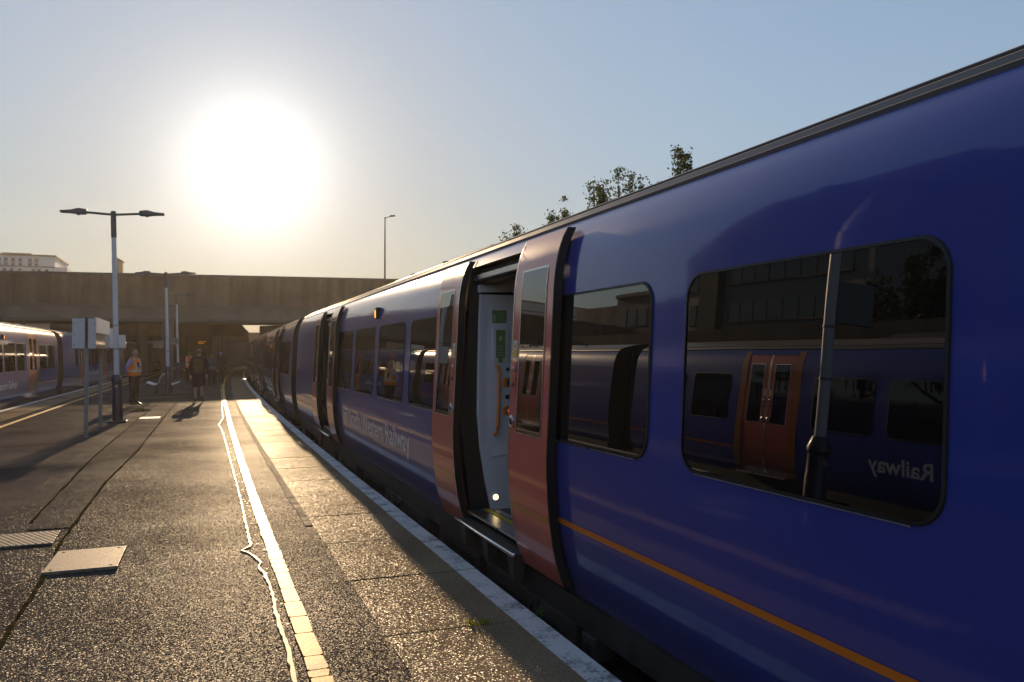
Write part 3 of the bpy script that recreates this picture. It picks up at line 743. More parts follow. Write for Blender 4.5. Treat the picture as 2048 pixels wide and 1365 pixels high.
            for k in range(5): plate('notice_print', 'pale_print', .315, .315 + (.075 if k else .08) * (1 - .12 * (k % 2)), 1.965 - .019 * k, 1.969 - .019 * k, .0048, sg, .001)
            plate('figure_print', 'pale_print', .283, .30, 1.885, 1.955, .0048, sg, .006)
            bx = plate('emergency_box', 'interior_grey', .275, .412, 1.545, 1.85, .016, r=.012)
            gs = plate('green_panel', 'green_sign', .302, .386, 1.572, 1.815, .019, bx, .004)
            for k in range(4): plate('panel_print', 'pale_print', .318, .370, 1.592 + .026 * k, 1.598 + .026 * k, .0198, gs, .001)
            plate('figure_print', 'pale_print', .328, .360, 1.72, 1.76, .0198, gs, .012)
            plate('pull_tab', 'green_sign', .322, .366, 1.532, 1.575, .02, bx, .015)
            MB().tube([(.308, ys, 1.505), (.308, ys - .045, 1.495), (.316, ys - .058, 1.45), (.312, ys - .06, 1.2), (.302, ys - .058, .985), (.295, ys - .045, .93), (.292, ys, .915)], .014, 10).build('grab_handle', 'handle_orange', pn, smooth=True)
            for z, r1, mt in ((1.475, .015, 'under2'), (1.235, .021, 'rubber')): MB().lathe([(r1, 0), (r1, -.012), (r1 * .7, -.016)], (.412, ys, z), 'y', 14).build('socket', mt, pn)
            for z, cap in ((1.36, 'under2'), (1.115, 'red_led')):
                bt = MB().lathe([(.045, 0), (.043, -.01), (.024, -.014)], (.412, ys, z), 'y', 20).build('push_button', 'handle_orange', pn, smooth=True)
                MB().lathe([(.024, -.013), (.022, -.026), (.012, -.028)], (.412, ys, z), 'y', 16).build('button_centre', 'alu', bt)
                MB().lathe([(.008, -.028), (.007, -.0295)], (.412, ys, z), 'y', 10).build('button_light', cap, bt)
            lr = MB().lathe([(.042, 0), (.040, -.008), (.028, -.010)], (.302, ys, .375), 'y', 20).build('lamp_bezel', 'interior_grey', pn, smooth=True)
            MB().lathe([(.026, -.0095), (.02, -.013), (.008, -.015)], (.302, ys, .375), 'y', 16).build('step_lamp', 'warm_lamp', lr)
            # folding step below the door
            st = MB().box(-.035, .10, y0 + .0, y1 - .0, .185, .215).build('door_step', 'under2', car, bevel=.004)
            MB().tube([(-.03, y0 - .012, .208), (-.045, y0 + .01, .208), (-.045, y1 - .01, .208), (-.03, y1 + .012, .208)], .014, 10).build('step_nosing', 'bright_steel', st, smooth=True)
            for yy in (y0 + .12, c, y1 - .12): MB().hexa([(.0, yy - .04, .0), (.06, yy - .04, .0), (.06, yy + .04, .0), (.0, yy + .04, .0)], [(-.02, yy - .07, .185), (.08, yy - .07, .185), (.08, yy + .07, .185), (-.02, yy + .07, .185)]).build('step_bracket', 'under2', st)
        else:
            st = MB().box(-.02, .14, c - DH, c + DH, .12, .15).build('door_step', 'alu', car)
    # underframe
    MB().box(.10, WID - .10, -HL + .1, HL - .1, -.06, .099).build('solebar', 'under', car)
    bxs = [(-5.9, -4.2, -.62, .10), (-3.9, -2.6, -.55, .14), (-2.3, -.2, -.66, .10), (.2, 1.6, -.58, .16), (1.9, 3.6, -.62, .10), (4.2, 5.7, -.6, .12)]
    for a, b, z0, x0 in bxs:
        e = MB().box(x0, WID - x0, a, b, z0, -.062).build('equipment_case', 'under2', car, bevel=.012)
        mb = MB(); n = int((b - a - .3) / .05)
        for k in range(n): yk = a + .15 + .05 * k; mb.box(x0 - .012, x0 + .002, yk, yk + .025, z0 + .1, -.16)
        mb.build('louvres', 'under', e)
    for y in (-6.2, -5.3, -1.2, -.75, 3.0, 5.95):
        jb = MB().box(.08, .2, y, y + .17, -.20, -.065).build('junction_box', 'under2', car, bevel=.006)
        MB().lathe([(.03, .08), (.03, .068), (.02, .066)], (0, y + .085, -.13), 'x', 10).build('cover_screw', 'under', jb)
    for cy in (-7.0, 7.0):
        bg_ = empty('bogie', (0, 0, 0)); bg_.parent = car
        fr = [(-1.75, -.48), (-1.65, -.34), (-.9, -.30), (-.55, -.46), (.55, -.46), (.9, -.30), (1.65, -.34), (1.75, -.48), (1.65, -.58), (.9, -.55), (.5, -.68), (-.5, -.68), (-.9, -.55), (-1.65, -.58)]
        for x0 in (.22, WID - .38):
            mb = MB(); n = len(fr)
            mb.add([(x0, cy + y, z) for y, z in fr] + [(x0 + .16, cy + y, z) for y, z in fr], [tuple(range(n)), tuple(range(n, 2 * n))[::-1]] + [(i, (i + 1) % n, n + (i + 1) % n, n + i) for i in range(n)])
            mb.build('side_frame', 'under2', bg_, bevel=.01)
        for wy in (-1.3, 1.3):
            for x0 in (.58, WID - .70):
                MB().lathe([(.43, 0), (.43, .1), (.46, .11), (.46, .13), (.2, .13)], (x0, cy + wy, -.50), 'x', 28).build('wheel', 'wheel', bg_, smooth=True)
            ab = MB().box(.17, .30, cy + wy - .19, cy + wy + .19, -.68, -.32).build('axlebox', 'under2', bg_, bevel=.03)
            MB().lathe([(.12, .17), (.12, .14), (.10, .12), (.04, .115)], (0, cy + wy, -.50), 'x', 20).build('axle_cover', 'under', ab, smooth=True)
        MB().lathe([(.19, -.28), (.22, -.22), (.22, -.12), (.19, -.065)], (.35, cy, 0), 'z', 20).build('air_spring', 'rubber', bg_, smooth=True)
        MB().tube([(.16, cy - 1.0, -.25), (.16, cy - .45, -.22)], .035, 10).build('damper', 'under2', bg_)
        MB().tube([(.17, cy + 1.85, -.12), (.15, cy + 1.95, -.12), (.14, cy + 1.97, -.18), (.15, cy + 1.95, -.24), (.17, cy + 1.85, -.24)], .012, 8).build('lifting_eye', 'under2', bg_)
        # yellow warning triangle plate by the bogie
        mb = MB().add([(.092, cy + 2.02, -.30), (.092, cy + 1.98, -.20), (.092, cy + 1.94, -.30)], [(0, 1, 2)]); mb.build('warning_triangle', 'yellow_print', bg_)
        MB().box(.093, .11, cy + 1.9, cy + 2.1, -.42, -.07).build('warning_plate', 'under2', bg_)
    return car

def place_car(o, off, f, c, flip):
    a, b = c - 9.9, c + 9.9
    x0, x1 = off + f(a), off + f(b)
    ang = math.atan2(x1 - x0, b - a)
    o.location = ((x0 + x1) / 2, c, 0); o.rotation_euler = (0, 0, -ang + (math.pi if flip else 0))
BR, BL = 2.07, -5.6
carR = make_car(True)
labR = ['nearest blue carriage with open red doors filling the right side', 'second blue carriage behind the nearest one on the right-hand train',
        'third carriage of the right-hand train, in the bridge shadow', 'fourth carriage of the right-hand train, under the bridge', 'farthest carriage of the right-hand train, beyond the bridge']
for k in range(5):
    o = carR if k == 0 else copy_tree(carR)
    place_car(o, BR, curve_r, 10.56 + 20.3 * k, False); tag(o, labR[k], 'train carriage', 'carriages of the right-hand train')
carL = make_car(False)
labL = ['left-hand carriage outside the frame, mirrored in the near train windows', 'sunlit carriage of the left-hand train at the left edge of the frame',
        'second visible carriage of the left-hand train, wholly in bridge shadow', 'carriage of the left-hand train behind the man in the orange vest', 'farthest carriage of the left-hand train, beyond the bridge']
for k in range(5):
    o = carL if k == 0 else copy_tree(carL)
    place_car(o, BL, curve_l, 8.2 + 20.3 * k, True); tag(o, labL[k], 'train carriage', 'carriages of the left-hand train')

# ------------------------------------------------------------------ road bridge across the line
BA = math.atan(0.5); CB = math.cos(BA)
br = empty('road_bridge', (0, 64, 0), BA, 'long brown brick road bridge crossing the tracks ahead', 'bridge')
zt = lambda x: 7.42 + 0.051 * x
zb = lambda x: 4.05 + 0.020 * x
zg = lambda x: 5.12 + 0.030 * x
def beam(mb, x0, x1, y0, y1, f0, f1, mi=0):
    mb.hexa([(x0, y0, f0(x0)), (x1, y0, f0(x1)), (x1, y1, f0(x1)), (x0, y1, f0(x0))], [(x0, y0, f1(x0)), (x1, y0, f1(x1)), (x1, y1, f1(x1)), (x0, y1, f1(x0))], mi)
mb = MB(); beam(mb, -60, 55, 0, .45, zg, lambda x: zt(x) - .14); mb.build('parapet', 'brick', br)
mb = MB(); beam(mb, -60, 55, 9.6, 10.0, zg, lambda x: zt(x) - .2); mb.build('far_parapet', 'brick', br)
x = -60.0
while x < 55:
    mb = MB(); beam(mb, x + .008, x + 1.99, -.06, .51, lambda q: zt(q) - .139, zt); mb.build('coping_stone', 'concrete', br); x += 2.0
mb = MB(); beam(mb, -60, 55, -.10, .5, lambda q: zg(q) - .09, lambda q: zg(q) + .06); mb.build('string_course', 'concrete_dark', br)
mb = MB(); beam(mb, -60, 55, -.03, .45, zb, lambda q: zg(q) - .088); mb.build('edge_girder', 'concrete', br)
mb = MB(); beam(mb, -60, 55, -.09, .04, lambda q: zb(q) - .08, lambda q: zb(q) + .12); mb.build('girder_flange', 'concrete_dark', br)
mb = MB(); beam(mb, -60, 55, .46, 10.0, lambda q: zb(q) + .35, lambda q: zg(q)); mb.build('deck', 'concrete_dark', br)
for i in range(8):
    mb = MB(); beam(mb, -60, 55, 1.2 + 1.1 * i, 1.5 + 1.1 * i, lambda q: zb(q) - .02, lambda q: zb(q) + .349); mb.build('deck_beam', 'concrete_dark', br)
def pier(L0, L1, y0, y1, mat='brick_dark'):
    x0, x1 = L0 / CB, L1 / CB
    mb = MB(); beam(mb, x0, x1, y0, y1, lambda q: -1.25, lambda q: zb(q) - .081); return mb.build('pier', mat, br)
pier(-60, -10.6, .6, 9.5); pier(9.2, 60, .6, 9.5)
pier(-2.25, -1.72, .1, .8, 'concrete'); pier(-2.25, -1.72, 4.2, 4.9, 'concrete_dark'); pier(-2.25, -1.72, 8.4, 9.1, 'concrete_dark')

# street lamp standing on the bridge
sl_ = empty('street_lamp', (15.25, 72.2, 8.1), R(-10), 'slim single-arm street lamp standing on the bridge above the train', 'street lamp')
MB().tube([(0, 0, -.6), (0, 0, 1.0), (0, 0, 5.7)], [.085, .08, .055], 10).build('column', 'lamp_grey', sl_, smooth=True)
MB().tube([(0, 0, 5.55), (.15, 0, 5.68), (.42, 0, 5.76)], .035, 8).build('arm', 'lamp_grey', sl_, smooth=True)
hd = MB().hexa([(.36, -.13, 5.72), (.92, -.13, 5.78), (.92, .13, 5.78), (.36, .13, 5.72)], [(.42, -.09, 5.86), (.84, -.07, 5.93), (.84, .07, 5.93), (.42, .09, 5.86)]).build('lantern', 'lamp_grey', sl_, bevel=.03)
MB().box(.50, .55, -.03, .03, 5.90, 5.98).build('photocell', 'lamp_grey', hd)

# pale hotel block and a roof turret beyond the bridge
hb = empty('hotel_block', (-34, 150, 0), 0, 'pale modern hotel block rising behind the bridge at the far left', 'building')
mb = MB().box(-40, 12.0, 0, 14, -1.2, 17.35); mb.build('upper_storeys', 'pale_wall', hb)
MB().box(12.0, 13.7, 0.5, 13, -1.2, 15.75).build('stair_wing', 'pale_wall', hb)
MB().box(-40, 12.2, -.15, 14.1, 17.35, 17.6).build('roof_edge', 'concrete', hb)
MB().box(4.0, 8.2, 3, 10, 17.6, 18.1).build('plant_room', 'concrete', hb)
MB().box(-40, 12.05, -.08, -.01, 15.55, 15.75).build('string_course', 'concrete', hb)
for px_ in (22, 36.5, 56, 69, 8, -6):
    for z in (16.75, 16.0):
        x = -29.63 + (px_ / 110.0) * 7.67 + 34
        wi = MB().box(x, x + .5, -.06, -.008, z - .35, z + .2).build('window', 'bglass', hb)
        MB().box(x - .05, x + .55, -.09, -.008, z - .42, z - .36).build('sill', 'concrete', wi)
for px_ in (6, 20, 36, 63, 75, 90):
    x = -29.63 + (px_ / 110.0) * 7.67 + 34
    wi = MB().box(x, x + .45, -.06, -.008, 14.7, 15.3).build('window', 'bglass', hb)
    MB().box(x - .05, x + .5, -.09, -.008, 14.63, 14.69).build('sill', 'concrete', wi)
tu = empty('roof_turret', (-12.6, 150, 0), 0, 'small gabled brick turret peeping over the bridge beside the lamp post', 'turret')
MB().box(-.55, .5, 0, 2, -1.2, 17.0).build('shaft', 'concrete', tu)
MB().add([(-.75, -.1, 17.0), (.7, -.1, 17.0), (-.55, -.1, 17.75), (-.75, 2.1, 17.0), (.7, 2.1, 17.0), (-.55, 2.1, 17.75)], [(0, 1, 2), (3, 5, 4), (0, 3, 4, 1), (1, 4, 5, 2), (0, 2, 5, 3)]).build('roof', 'roof_dark', tu)

# canopy added to darken the view, and station building beyond the bridge
ca = empty('shading_canopy', (2.0, 75.5, 0), R(-3.2), 'dark flat canopy added to darken the platform beyond the bridge', 'canopy')
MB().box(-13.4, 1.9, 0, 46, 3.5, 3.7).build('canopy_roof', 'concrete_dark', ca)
MB().add([(x, y, z) for y in (-.3, -.05) for x, z in ((-13.45, 3.2), (1.95, 3.2), (1.95, 3.55), (1.0, 4.6), (-13.45, 4.6))], [(0, 1, 2, 3, 4), (9, 8, 7, 6, 5)] + [(i, (i + 1) % 5, 5 + (i + 1) % 5, 5 + i) for i in range(5)]).build('sky_blocking_valance', 'brick_dark', ca)  # raised and sloped to block the slit of bright sky under the bridge
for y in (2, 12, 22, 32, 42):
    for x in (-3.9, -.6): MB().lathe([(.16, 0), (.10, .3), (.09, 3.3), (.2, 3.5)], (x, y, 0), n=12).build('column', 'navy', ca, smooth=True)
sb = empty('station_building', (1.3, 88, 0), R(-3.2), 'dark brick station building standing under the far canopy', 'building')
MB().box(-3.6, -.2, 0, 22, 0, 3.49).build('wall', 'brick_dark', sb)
for x in (-3.0, -1.7):
    d = MB().box(x, x + .95, -.06, -.008, .02, 2.1).build('door', 'dark', sb); MB().box(x + .8, x + .85, -.10, -.06, 1.0, 1.15).build('handle', 'alu', d)
bs = empty('departure_sign', (0.3, 80.5, 2.55), R(-3), 'small lit amber departure display hanging under the far canopy', 'sign')
MB().box(-.6, .6, 0, .12, 0, .35).build('case', 'rubber', bs); 
for k in range(2): MB().box(-.5, -.5 + .5 + .2 * k, -.012, -.002, .07 + .14 * k, .12 + .14 * k).build('text_line', lit('display_amber%d' % k, (1, .35, .02), .5), bs)
for x in (-.5, .5): MB().tube([(x, .06, .35), (x, .06, 1.07)], .015, 6).build('hanger', 'navy', bs)

# wall added to block bright sky, then the retaining walls
ew = MB().box(-16, 16, 0, .5, -1.25, 4.9).build('sky_blocking_wall', 'brick_dark'); ew.location = (0, 128, 0)
tag(ew, 'dark brick wall added to block bright sky under the far canopy', 'wall')
rw = MB().box(-.4, 0, 0, 60, -1.25, 5.2).build('retaining_wall', 'concrete'); rw.location = (-13.2, 76, 0); rw.rotation_euler = (0, 0, R(-3))
tag(rw, 'pale concrete retaining wall beyond the bridge behind the left-hand train', 'wall')
rw2 = MB().box(-.5, 0, -5, 52, -1.25, 4.6).build('retaining_wall', 'brick_dark'); rw2.location = (-17, 0, 0)
tag(rw2, 'tall dark brick wall behind the left-hand train, seen in the window reflections', 'wall')

# buildings on the left that the carriage windows mirror
ob = empty('office_block', (-24, 29.6, 0), 0, 'dark grey office block with strip windows mirrored in the big carriage window', 'building')
MB().box(-14, 0, 0, 16.2, -1.2, 24).build('wall', 'office', ob)
MB().box(-13.8, -.2, .2, 16, 24, 24.6).build('parapet', 'concrete_dark', ob)
MB().box(.0, .5, 11.6, 13.4, -1.2, 24).build('stair_tower', 'concrete_dark', ob)
for z in (6.6, 8.8, 11.0, 13.2, 15.4, 17.6, 19.8, 22.0):
    for k in range(8):
        y = 1.2 + 1.25 * k
        if 11.4 < y + 1.1: continue
        wi = MB().box(.004, .05, y, y + 1.12, z - .55, z + .55).build('window', 'bglass', ob)
        MB().box(.004, .12, y - .06, y + 1.18, z - .66, z - .56).build('sill', 'concrete', wi)
    wi = MB().box(.004, .05, 14.3, 15.0, z - .6, z + .6).build('window', 'bglass', ob); MB().box(.004, .1, 14.25, 15.05, z - .68, z - .61).build('sill', 'concrete', wi)
lb = empty('low_building', (-24, 46.2, 0), 0, 'low dark flat-roofed building mirrored in the smaller carriage window', 'building')
MB().box(-10, 0, 0, 8.5, -1.2, 8.3).build('wall', 'concrete_dark', lb); MB().box(-10, -.3, 8.5, 16, -1.2, 7.9).build('rear_wing', 'concrete_dark', lb)
MB().box(-10, .15, -.1, 8.6, 8.3, 8.55).build('roof_edge', 'concrete', lb); MB().box(-6, -2, 2, 5, 8.55, 9.4).build('plant_room', 'concrete_dark', lb)
for k in range(5): 
    wi = MB().box(.004, .05, .8 + 1.5 * k, 2.0 + 1.5 * k, 6.2, 7.4).build('window', 'bglass', lb)

# ------------------------------------------------------------------ platform lamp posts and signs
LEAN = R(1.5)
def lamp_post(loc, h, label, reach=1.12, sag=.06):
    e = empty('platform_lamp', loc, 0, label, 'lamp post', 'white platform lamp posts'); e.rotation_euler = (0, -LEAN, 0)
    n = 14
    MB().lathe([(.062, 1.08), (.060, 2.5), (.052, h - .42), (.052, h - .02), (.045, h)], n=n).build('pole', 'pole_white', e, smooth=True)
    MB().lathe([(.061, h - .62), (.061, h - .005), (.045, h + .012)], n=n).build('top_sleeve', 'lamp_grey', e, smooth=True)
    bt = MB().lathe([(.118, .02), (.118, .72), (.112, .74), (.112, .95), (.125, .97), (.125, 1.02), (.078, 1.13)], n=n).build('boot', 'navy', e, smooth=True, angle=30)
    MB().lathe([(.035, 0), (.033, -.012)], (0, -.112, .86), 'y', 12).build('number_disc', 'galv', bt)
    bp = MB().box(-.2, .2, -.2, .2, 0, .035).build('base_plate', 'navy', e, bevel=.006)
    for sx in (-.15, .15):
        for sy in (-.15, .15): MB().lathe([(.03, .035), (.03, .06), (.014, .062), (.014, .09)], (sx, sy, 0), n=6).build('bolt', 'galv', bp)
    for z in (1.72, 2.28): MB().lathe([(.068, z), (.068, z + .03)], n=n).build('clamp_band', 'galv', e)
    for s in (-1, 1):
        MB().tube([(s * .05, 0, h - .07), (s * .55 * reach, 0, h - .03)], .028, 8).build('arm', 'lamp_grey', e, smooth=True)
        a, b, c_, d = s * .50 * reach, s * .66 * reach, s * .80 * reach, s * reach
        zz = h - .02
        mb = MB()
        secs = [(a, .04, -.05, .05), (a + s * .03, .09, -.06, .06), (b, .115, -.06, .075), (c_, .13, -.035, .03), (d, .11, -.028, .012)]
        vs = []
        for x, hw, z0, z1 in secs: vs += [(x, -hw, zz + z0), (x, hw, zz + z0), (x, hw * .7, zz + z1), (x, -hw * .7, zz + z1)]
        mb.add(vs, [(4 * i + k, 4 * i + (k + 1) % 4, 4 * i + 4 + (k + 1) % 4, 4 * i + 4 + k) for i in range(4) for k in range(4)] + [(0, 1, 2, 3), (16, 19, 18, 17)])
        ln_ = mb.build('lantern', 'lamp_grey', e, bevel=.008)
        MB().lathe([(.022, -.09), (.03, -.062)], (b, 0, zz), n=10).build('sensor', 'lamp_grey', ln_)
    return e
lamp_post((-1.82, 21.63, 0), 5.0, 'tall white lamp post with navy base nearest the camera, beside the box sign')
lamp_post((-1.18, 35.76, 0), 4.9, 'second white lamp post, standing at the bench behind the man in the vest')
lamp_post((-1.22, 53.6, 0), 5.25, 'third white lamp post, small, just in front of the bridge')
lamp_post((-1.9, 7.0, 0), 5.0, 'white lamp post outside the frame, mirrored in the big carriage window')

def pole_sign(loc, w_, h_, label, dark=False, double=True):
    e = empty('pole_sign', loc, 0, label, 'sign')
    pn_ = MB().box(-w_ / 2, w_ / 2, -.03, .03, 0, h_).build('panel', 'sign_dark' if dark else 'sign_grey', e, bevel=.006)
    MB().box(-w_ / 2 + .015, w_ / 2 - .015, -.036, -.031, .015, h_ - .015).build('face', 'sign_dark' if dark else 'sign_white', pn_)
    return e
pole_sign((-2.02, 21.78, 1.76), .36, .47, 'white notice panel on the left of the nearest lamp post')
pole_sign((-1.74, 21.60, 1.76), .16, .31, 'narrow white notice panel on the right of the nearest lamp post')
pole_sign((-1.58, 35.9, 1.86), .40, .30, 'dark grey notice panel left of the second lamp post', True)
pole_sign((-1.00, 35.9, 2.04), .32, .24, 'dark grey notice panel right of the second lamp post', True)
pole_sign((-2.3, 7.05, 2.35), .5, .45, 'dark panel on the mirrored lamp post outside the frame', True)
pole_sign((-2.92, 17.5, 1.95), .07, .14, 'tiny dark box at the left edge of the frame over the sunlit carriage', True) if False else None

# running-in board: a box sign on two posts
rb = empty('platform_box_sign', (-2.09, 17.8, 0), 0, 'grey box-shaped station sign on two steel posts in front of the lamp post', 'sign')
for y in (0.0, 2.42): MB().box(-.035 + .04, .035 + .04, y - .03, y + .03, 0, 2.28).build('post', 'galv', rb)
MB().box(-.19, .19, -.035, -.031, 1.725, 2.30).build('end_panel', 'sign_grey', rb)
MB().box(.012, .065, -.046, -.036, 1.725, 2.32).build('rusty_strip', 'rust', rb)
for z in (1.80, 2.0, 2.20): 
    for x in (-.175, .175): MB().lathe([(.010, -.036), (.009, -.045)], (x, 0, z), 'y', 8).build('rivet', 'under', rb)
fa = MB().box(.175, .20, -.03, 2.5, 1.72, 2.33).build('long_panel', 'sign_grey', rb)
MB().box(.2005, .206, -.02, 2.49, 2.04, 2.325).build('white_face', 'sign_white', fa); MB().box(.2005, .206, -.02, 2.49, 1.725, 2.03).build('dark_face', 'sign_dark', fa)
MB().box(-.21, -.19, -.03, 2.5, 1.72, 2.30).build('long_panel', 'sign_grey', rb)
MB().box(-.189, .174, .0, 2.49, 2.27, 2.295).build('top_panel', 'sign_grey', rb)
MB().box(-.189, .174, 2.47, 2.495, 1.73, 2.268).build('end_panel', 'sign_grey', rb)

# back-to-back bench
be = empty('platform_bench', (-1.42, 37.3, 0), 0, 'white metal back-to-back bench behind the second lamp post', 'bench')
for s in (-1, 1):
    for k in range(4):
        y = -.95 + .48 * k
        prof = [(.62, .46), (.56, .44), (.40, .37), (.24, .36), (.20, .40)]
        back = [(.20, .42), (.15, .58), (.07, .74), (.03, .80)]
        for nm, pr in (('seat', prof), ('backrest', back)):
            vs = []
            for x, z in pr: vs += [(s * x, y, z), (s * x, y + .45, z), (s * (x - .004), y + .45, z + .025), (s * (x - .004), y, z + .025)]
            MB().add(vs, [(4 * i + j, 4 * i + (j + 1) % 4, 4 * i + 4 + (j + 1) % 4, 4 * i + 4 + j) for i in range(len(pr) - 1) for j in range(4)] + [(0, 1, 2, 3), tuple(range(4 * len(pr) - 4, 4 * len(pr)))[::-1]]).build(nm, 'bench_white', be, smooth=True, angle=50)
for y in (-.7, .75):
    MB().tube([(-.30, y, .02), (-.26, y, .36), (0, y, .42), (.26, y, .36), (.30, y, .02)], .03, 8).build('leg', 'navy', be)
    for s in (-1, 1): MB().box(s * .30 - .06, s * .30 + .06, y - .06, y + .06, 0, .02).build('foot', 'navy', be)
MB().box(-.04, .04, -.95, 1.0, .36, .42).build('beam', 'navy', be)

# ------------------------------------------------------------------ people
def person(name, loc, heading, label, J={}, mats={}, scale=1.0, garments=(), hair=None, bald=False):
    """one continuous skinned body (facing -y); garments are shells grown from it"""
    j = {'pelvis': (0, 0, .96), 'waist': (0, -.01, 1.10), 'chest': (0, -.01, 1.32), 'nb': (0, .01, 1.47), 'neck': (0, -.005, 1.54), 'jaw': (0, -.03, 1.60), 'head': (0, -.012, 1.67), 'crown': (0, .0, 1.735),
         'shL': (.18, .01, 1.425), 'elL': (.25, .03, 1.14), 'wrL': (.25, -.05, .90), 'haL': (.25, -.075, .83),
         'shR': (-.18, .01, 1.425), 'elR': (-.25, .03, 1.14), 'wrR': (-.25, -.05, .90), 'haR': (-.25, -.075, .83),
         'hiL': (.10, 0, .90), 'knL': (.11, -.02, .50), 'anL': (.11, .03, .10), 'heL': (.11, .05, .04), 'toL': (.13, -.17, .035),
         'hiR': (-.10, 0, .90), 'knR': (-.11, -.02, .50), 'anR': (-.11, .03, .10), 'heR': (-.11, .05, .04), 'toR': (-.13, -.17, .035)}
    j.update(J)
    r = {'pelvis': (.165, .125), 'waist': (.155, .115), 'chest': (.18, .125), 'nb': (.085, .075), 'neck': (.056, .06), 'jaw': (.066, .08), 'head': (.080, .098), 'crown': (.055, .065),
         'sh': (.070, .070), 'el': (.047, .047), 'wr': (.032, .03), 'ha': (.042, .022), 'hi': (.10, .105), 'kn': (.066, .066), 'an': (.043, .043), 'he': (.04, .035), 'to': (.042, .028)}
    r.update(mats.get('radii', {}))
    E = [('pelvis', 'waist', 'hip'), ('waist', 'chest', 'torso'), ('chest', 'nb', 'torso'), ('nb', 'neck', 'neck'), ('neck', 'jaw', 'head'), ('jaw', 'head', 'head'), ('head', 'crown', 'head')]
    for s in 'LR':
        E += [('chest', 'sh' + s, 'torso'), ('sh' + s, 'el' + s, 'uparm'), ('el' + s, 'wr' + s, 'forearm'), ('wr' + s, 'ha' + s, 'hand'), ('pelvis', 'hi' + s, 'hip'),
              ('hi' + s, 'kn' + s, 'thigh'), ('kn' + s, 'an' + s, 'calf'), ('an' + s, 'he' + s, 'shoe'), ('an' + s, 'to' + s, 'shoe')]
    P = {k: Vector(v) for k, v in j.items()}; rad = {k: r[k] if k in r else r[k[:2]] for k in j}
    # nose, ears and five fingers a hand
    P['nose'] = P['jaw'].lerp(P['head'], .55) + Vector((0, -.098, 0)); rad['nose'] = (.014, .016); E.append(('head', 'nose', 'head'))
    for s, q in (('L', 1), ('R', -1)):
        P['ear' + s] = P['head'] + Vector((q * .088, .005, -.015)); rad['ear' + s] = (.012, .022); E.append(('head', 'ear' + s, 'head'))
        d = (P['ha' + s] - P['wr' + s]).normalized()
        side = d.cross(Vector((1, 0, 0))).normalized() if abs(d.x) < .9 else Vector((0, 1, 0))
        for k, (o, l) in enumerate(((-.032, .055), (-.011, .072), (.011, .068), (.032, .05))):
            a = 'f%d%sa' % (k, s); b = 'f%d%sb' % (k, s)
            P[a] = P['ha' + s] + d * (.03 + l * .5) + side * o; P[b] = P[a] + d * l * .55 + Vector((-q * .018, 0, 0))
            rad[a] = rad[b] = (.0095, .0095); E += [('ha' + s, a, 'hand'), (a, b, 'hand')]
        a = 't' + s; P[a] = P['wr' + s].lerp(P['ha' + s], .6) + side * -.055 + d * .03; rad[a] = (.011, .011); E.append(('wr' + s, a, 'hand'))
    names = list(P); idx = {n_: i for i, n_ in enumerate(names)}
    me = bpy.data.meshes.new('tmp'); me.from_pydata([P[n_] for n_ in names], [(idx[a], idx[b]) for a, b, t in E], [])
    o = bpy.data.objects.new('tmp', me); COL.objects.link(o)
    o.modifiers.new('s', 'SKIN')
    for i, n_ in enumerate(names):
        sv = me.skin_vertices[0].data[i]; sv.radius = rad[n_]; sv.use_root = (n_ == 'pelvis')
    ss = o.modifiers.new('d', 'SUBSURF'); ss.levels = ss.render_levels = 2
    bpy.context.view_layer.update()
    bm_ = bpy.data.meshes.new_from_object(o.evaluated_get(bpy.context.evaluated_depsgraph_get()))
    bpy.data.objects.remove(o)
    segs = [(P[a], P[b], sum(rad[a]) / 2, sum(rad[b]) / 2, t) for a, b, t in E]
    def region(c):
        best = None
        for a, b, ra, rb, t in segs:
            ab = b - a; k = max(0, min(1, (c - a).dot(ab) / max(ab.length_squared, 1e-9)))
            d = (c - a - ab * k).length / (ra + (rb - ra) * k)
            if best is None or d < best[0]: best = (d, t)
        return best[1]
    root = empty(name, loc, heading, label, 'person'); root.scale = (scale,) * 3
    order = ['skin', 'top', 'bottom', 'shoe']
    bm_.materials.clear()
    for k in order: bm_.materials.append(M[mats[k]])
    regs = []
    for p in bm_.polygons:
        t = region(p.center); regs.append(t); p.use_smooth = True
        mi = 0
        if t in ('torso', 'uparm') or (t == 'forearm' and mats.get('long', True)): mi = 1
        if t == 'neck' and p.center.z < 1.49: mi = 1
        if t in ('hip', 'thigh') or (t == 'calf' and not mats.get('shorts')): mi = 2
        if t == 'hip' and p.center.z > 1.02: mi = 1
        if t == 'shoe' or (t == 'calf' and p.center.z < .13): mi = 3
        p.material_index = mi
    bo = bpy.data.objects.new('body', bm_); COL.objects.link(bo); bo.parent = root
    def shell(nm, test, off, mat, par=root):
        vs = {}; V = []; F = []
        for p, t in zip(bm_.polygons, regs):
            if not test(p.center, t): continue
            f = []
            for vi in p.vertices:
                if vi not in vs: vs[vi] = len(V); v = bm_.vertices[vi]; V.append(v.co + v.normal * off)
                f.append(vs[vi])
            F.append(f)
        if not F: return None
        m_ = bpy.data.meshes.new(nm); m_.from_pydata(V, [], F); m_.materials.append(M[mat])
        for p in m_.polygons: p.use_smooth = True
        so = bpy.data.objects.new(nm, m_); COL.objects.link(so); so.parent = par; return so
    if hair: shell('hair', lambda c, t: t == 'head' and c.z > P['jaw'].z + (.0 if c.y > .0 else .085 + (c.y < -.05) * .03), .012, hair)
    for gname, test, off, mat, subs in garments:
        gg = shell(gname, test, off, mat)
        for (sn, st, so_, sm_) in subs:
            if gg: shell(sn, st, so_, sm_, gg)
    # eyes and mouth
    hp = P['head']
    for q in (-1, 1): MB().lathe([(.012, 0), (.009, -.005)], (hp.x + q * .032, hp.y - .088, hp.z + .008), 'y', 8).build('eye', 'dark', root)
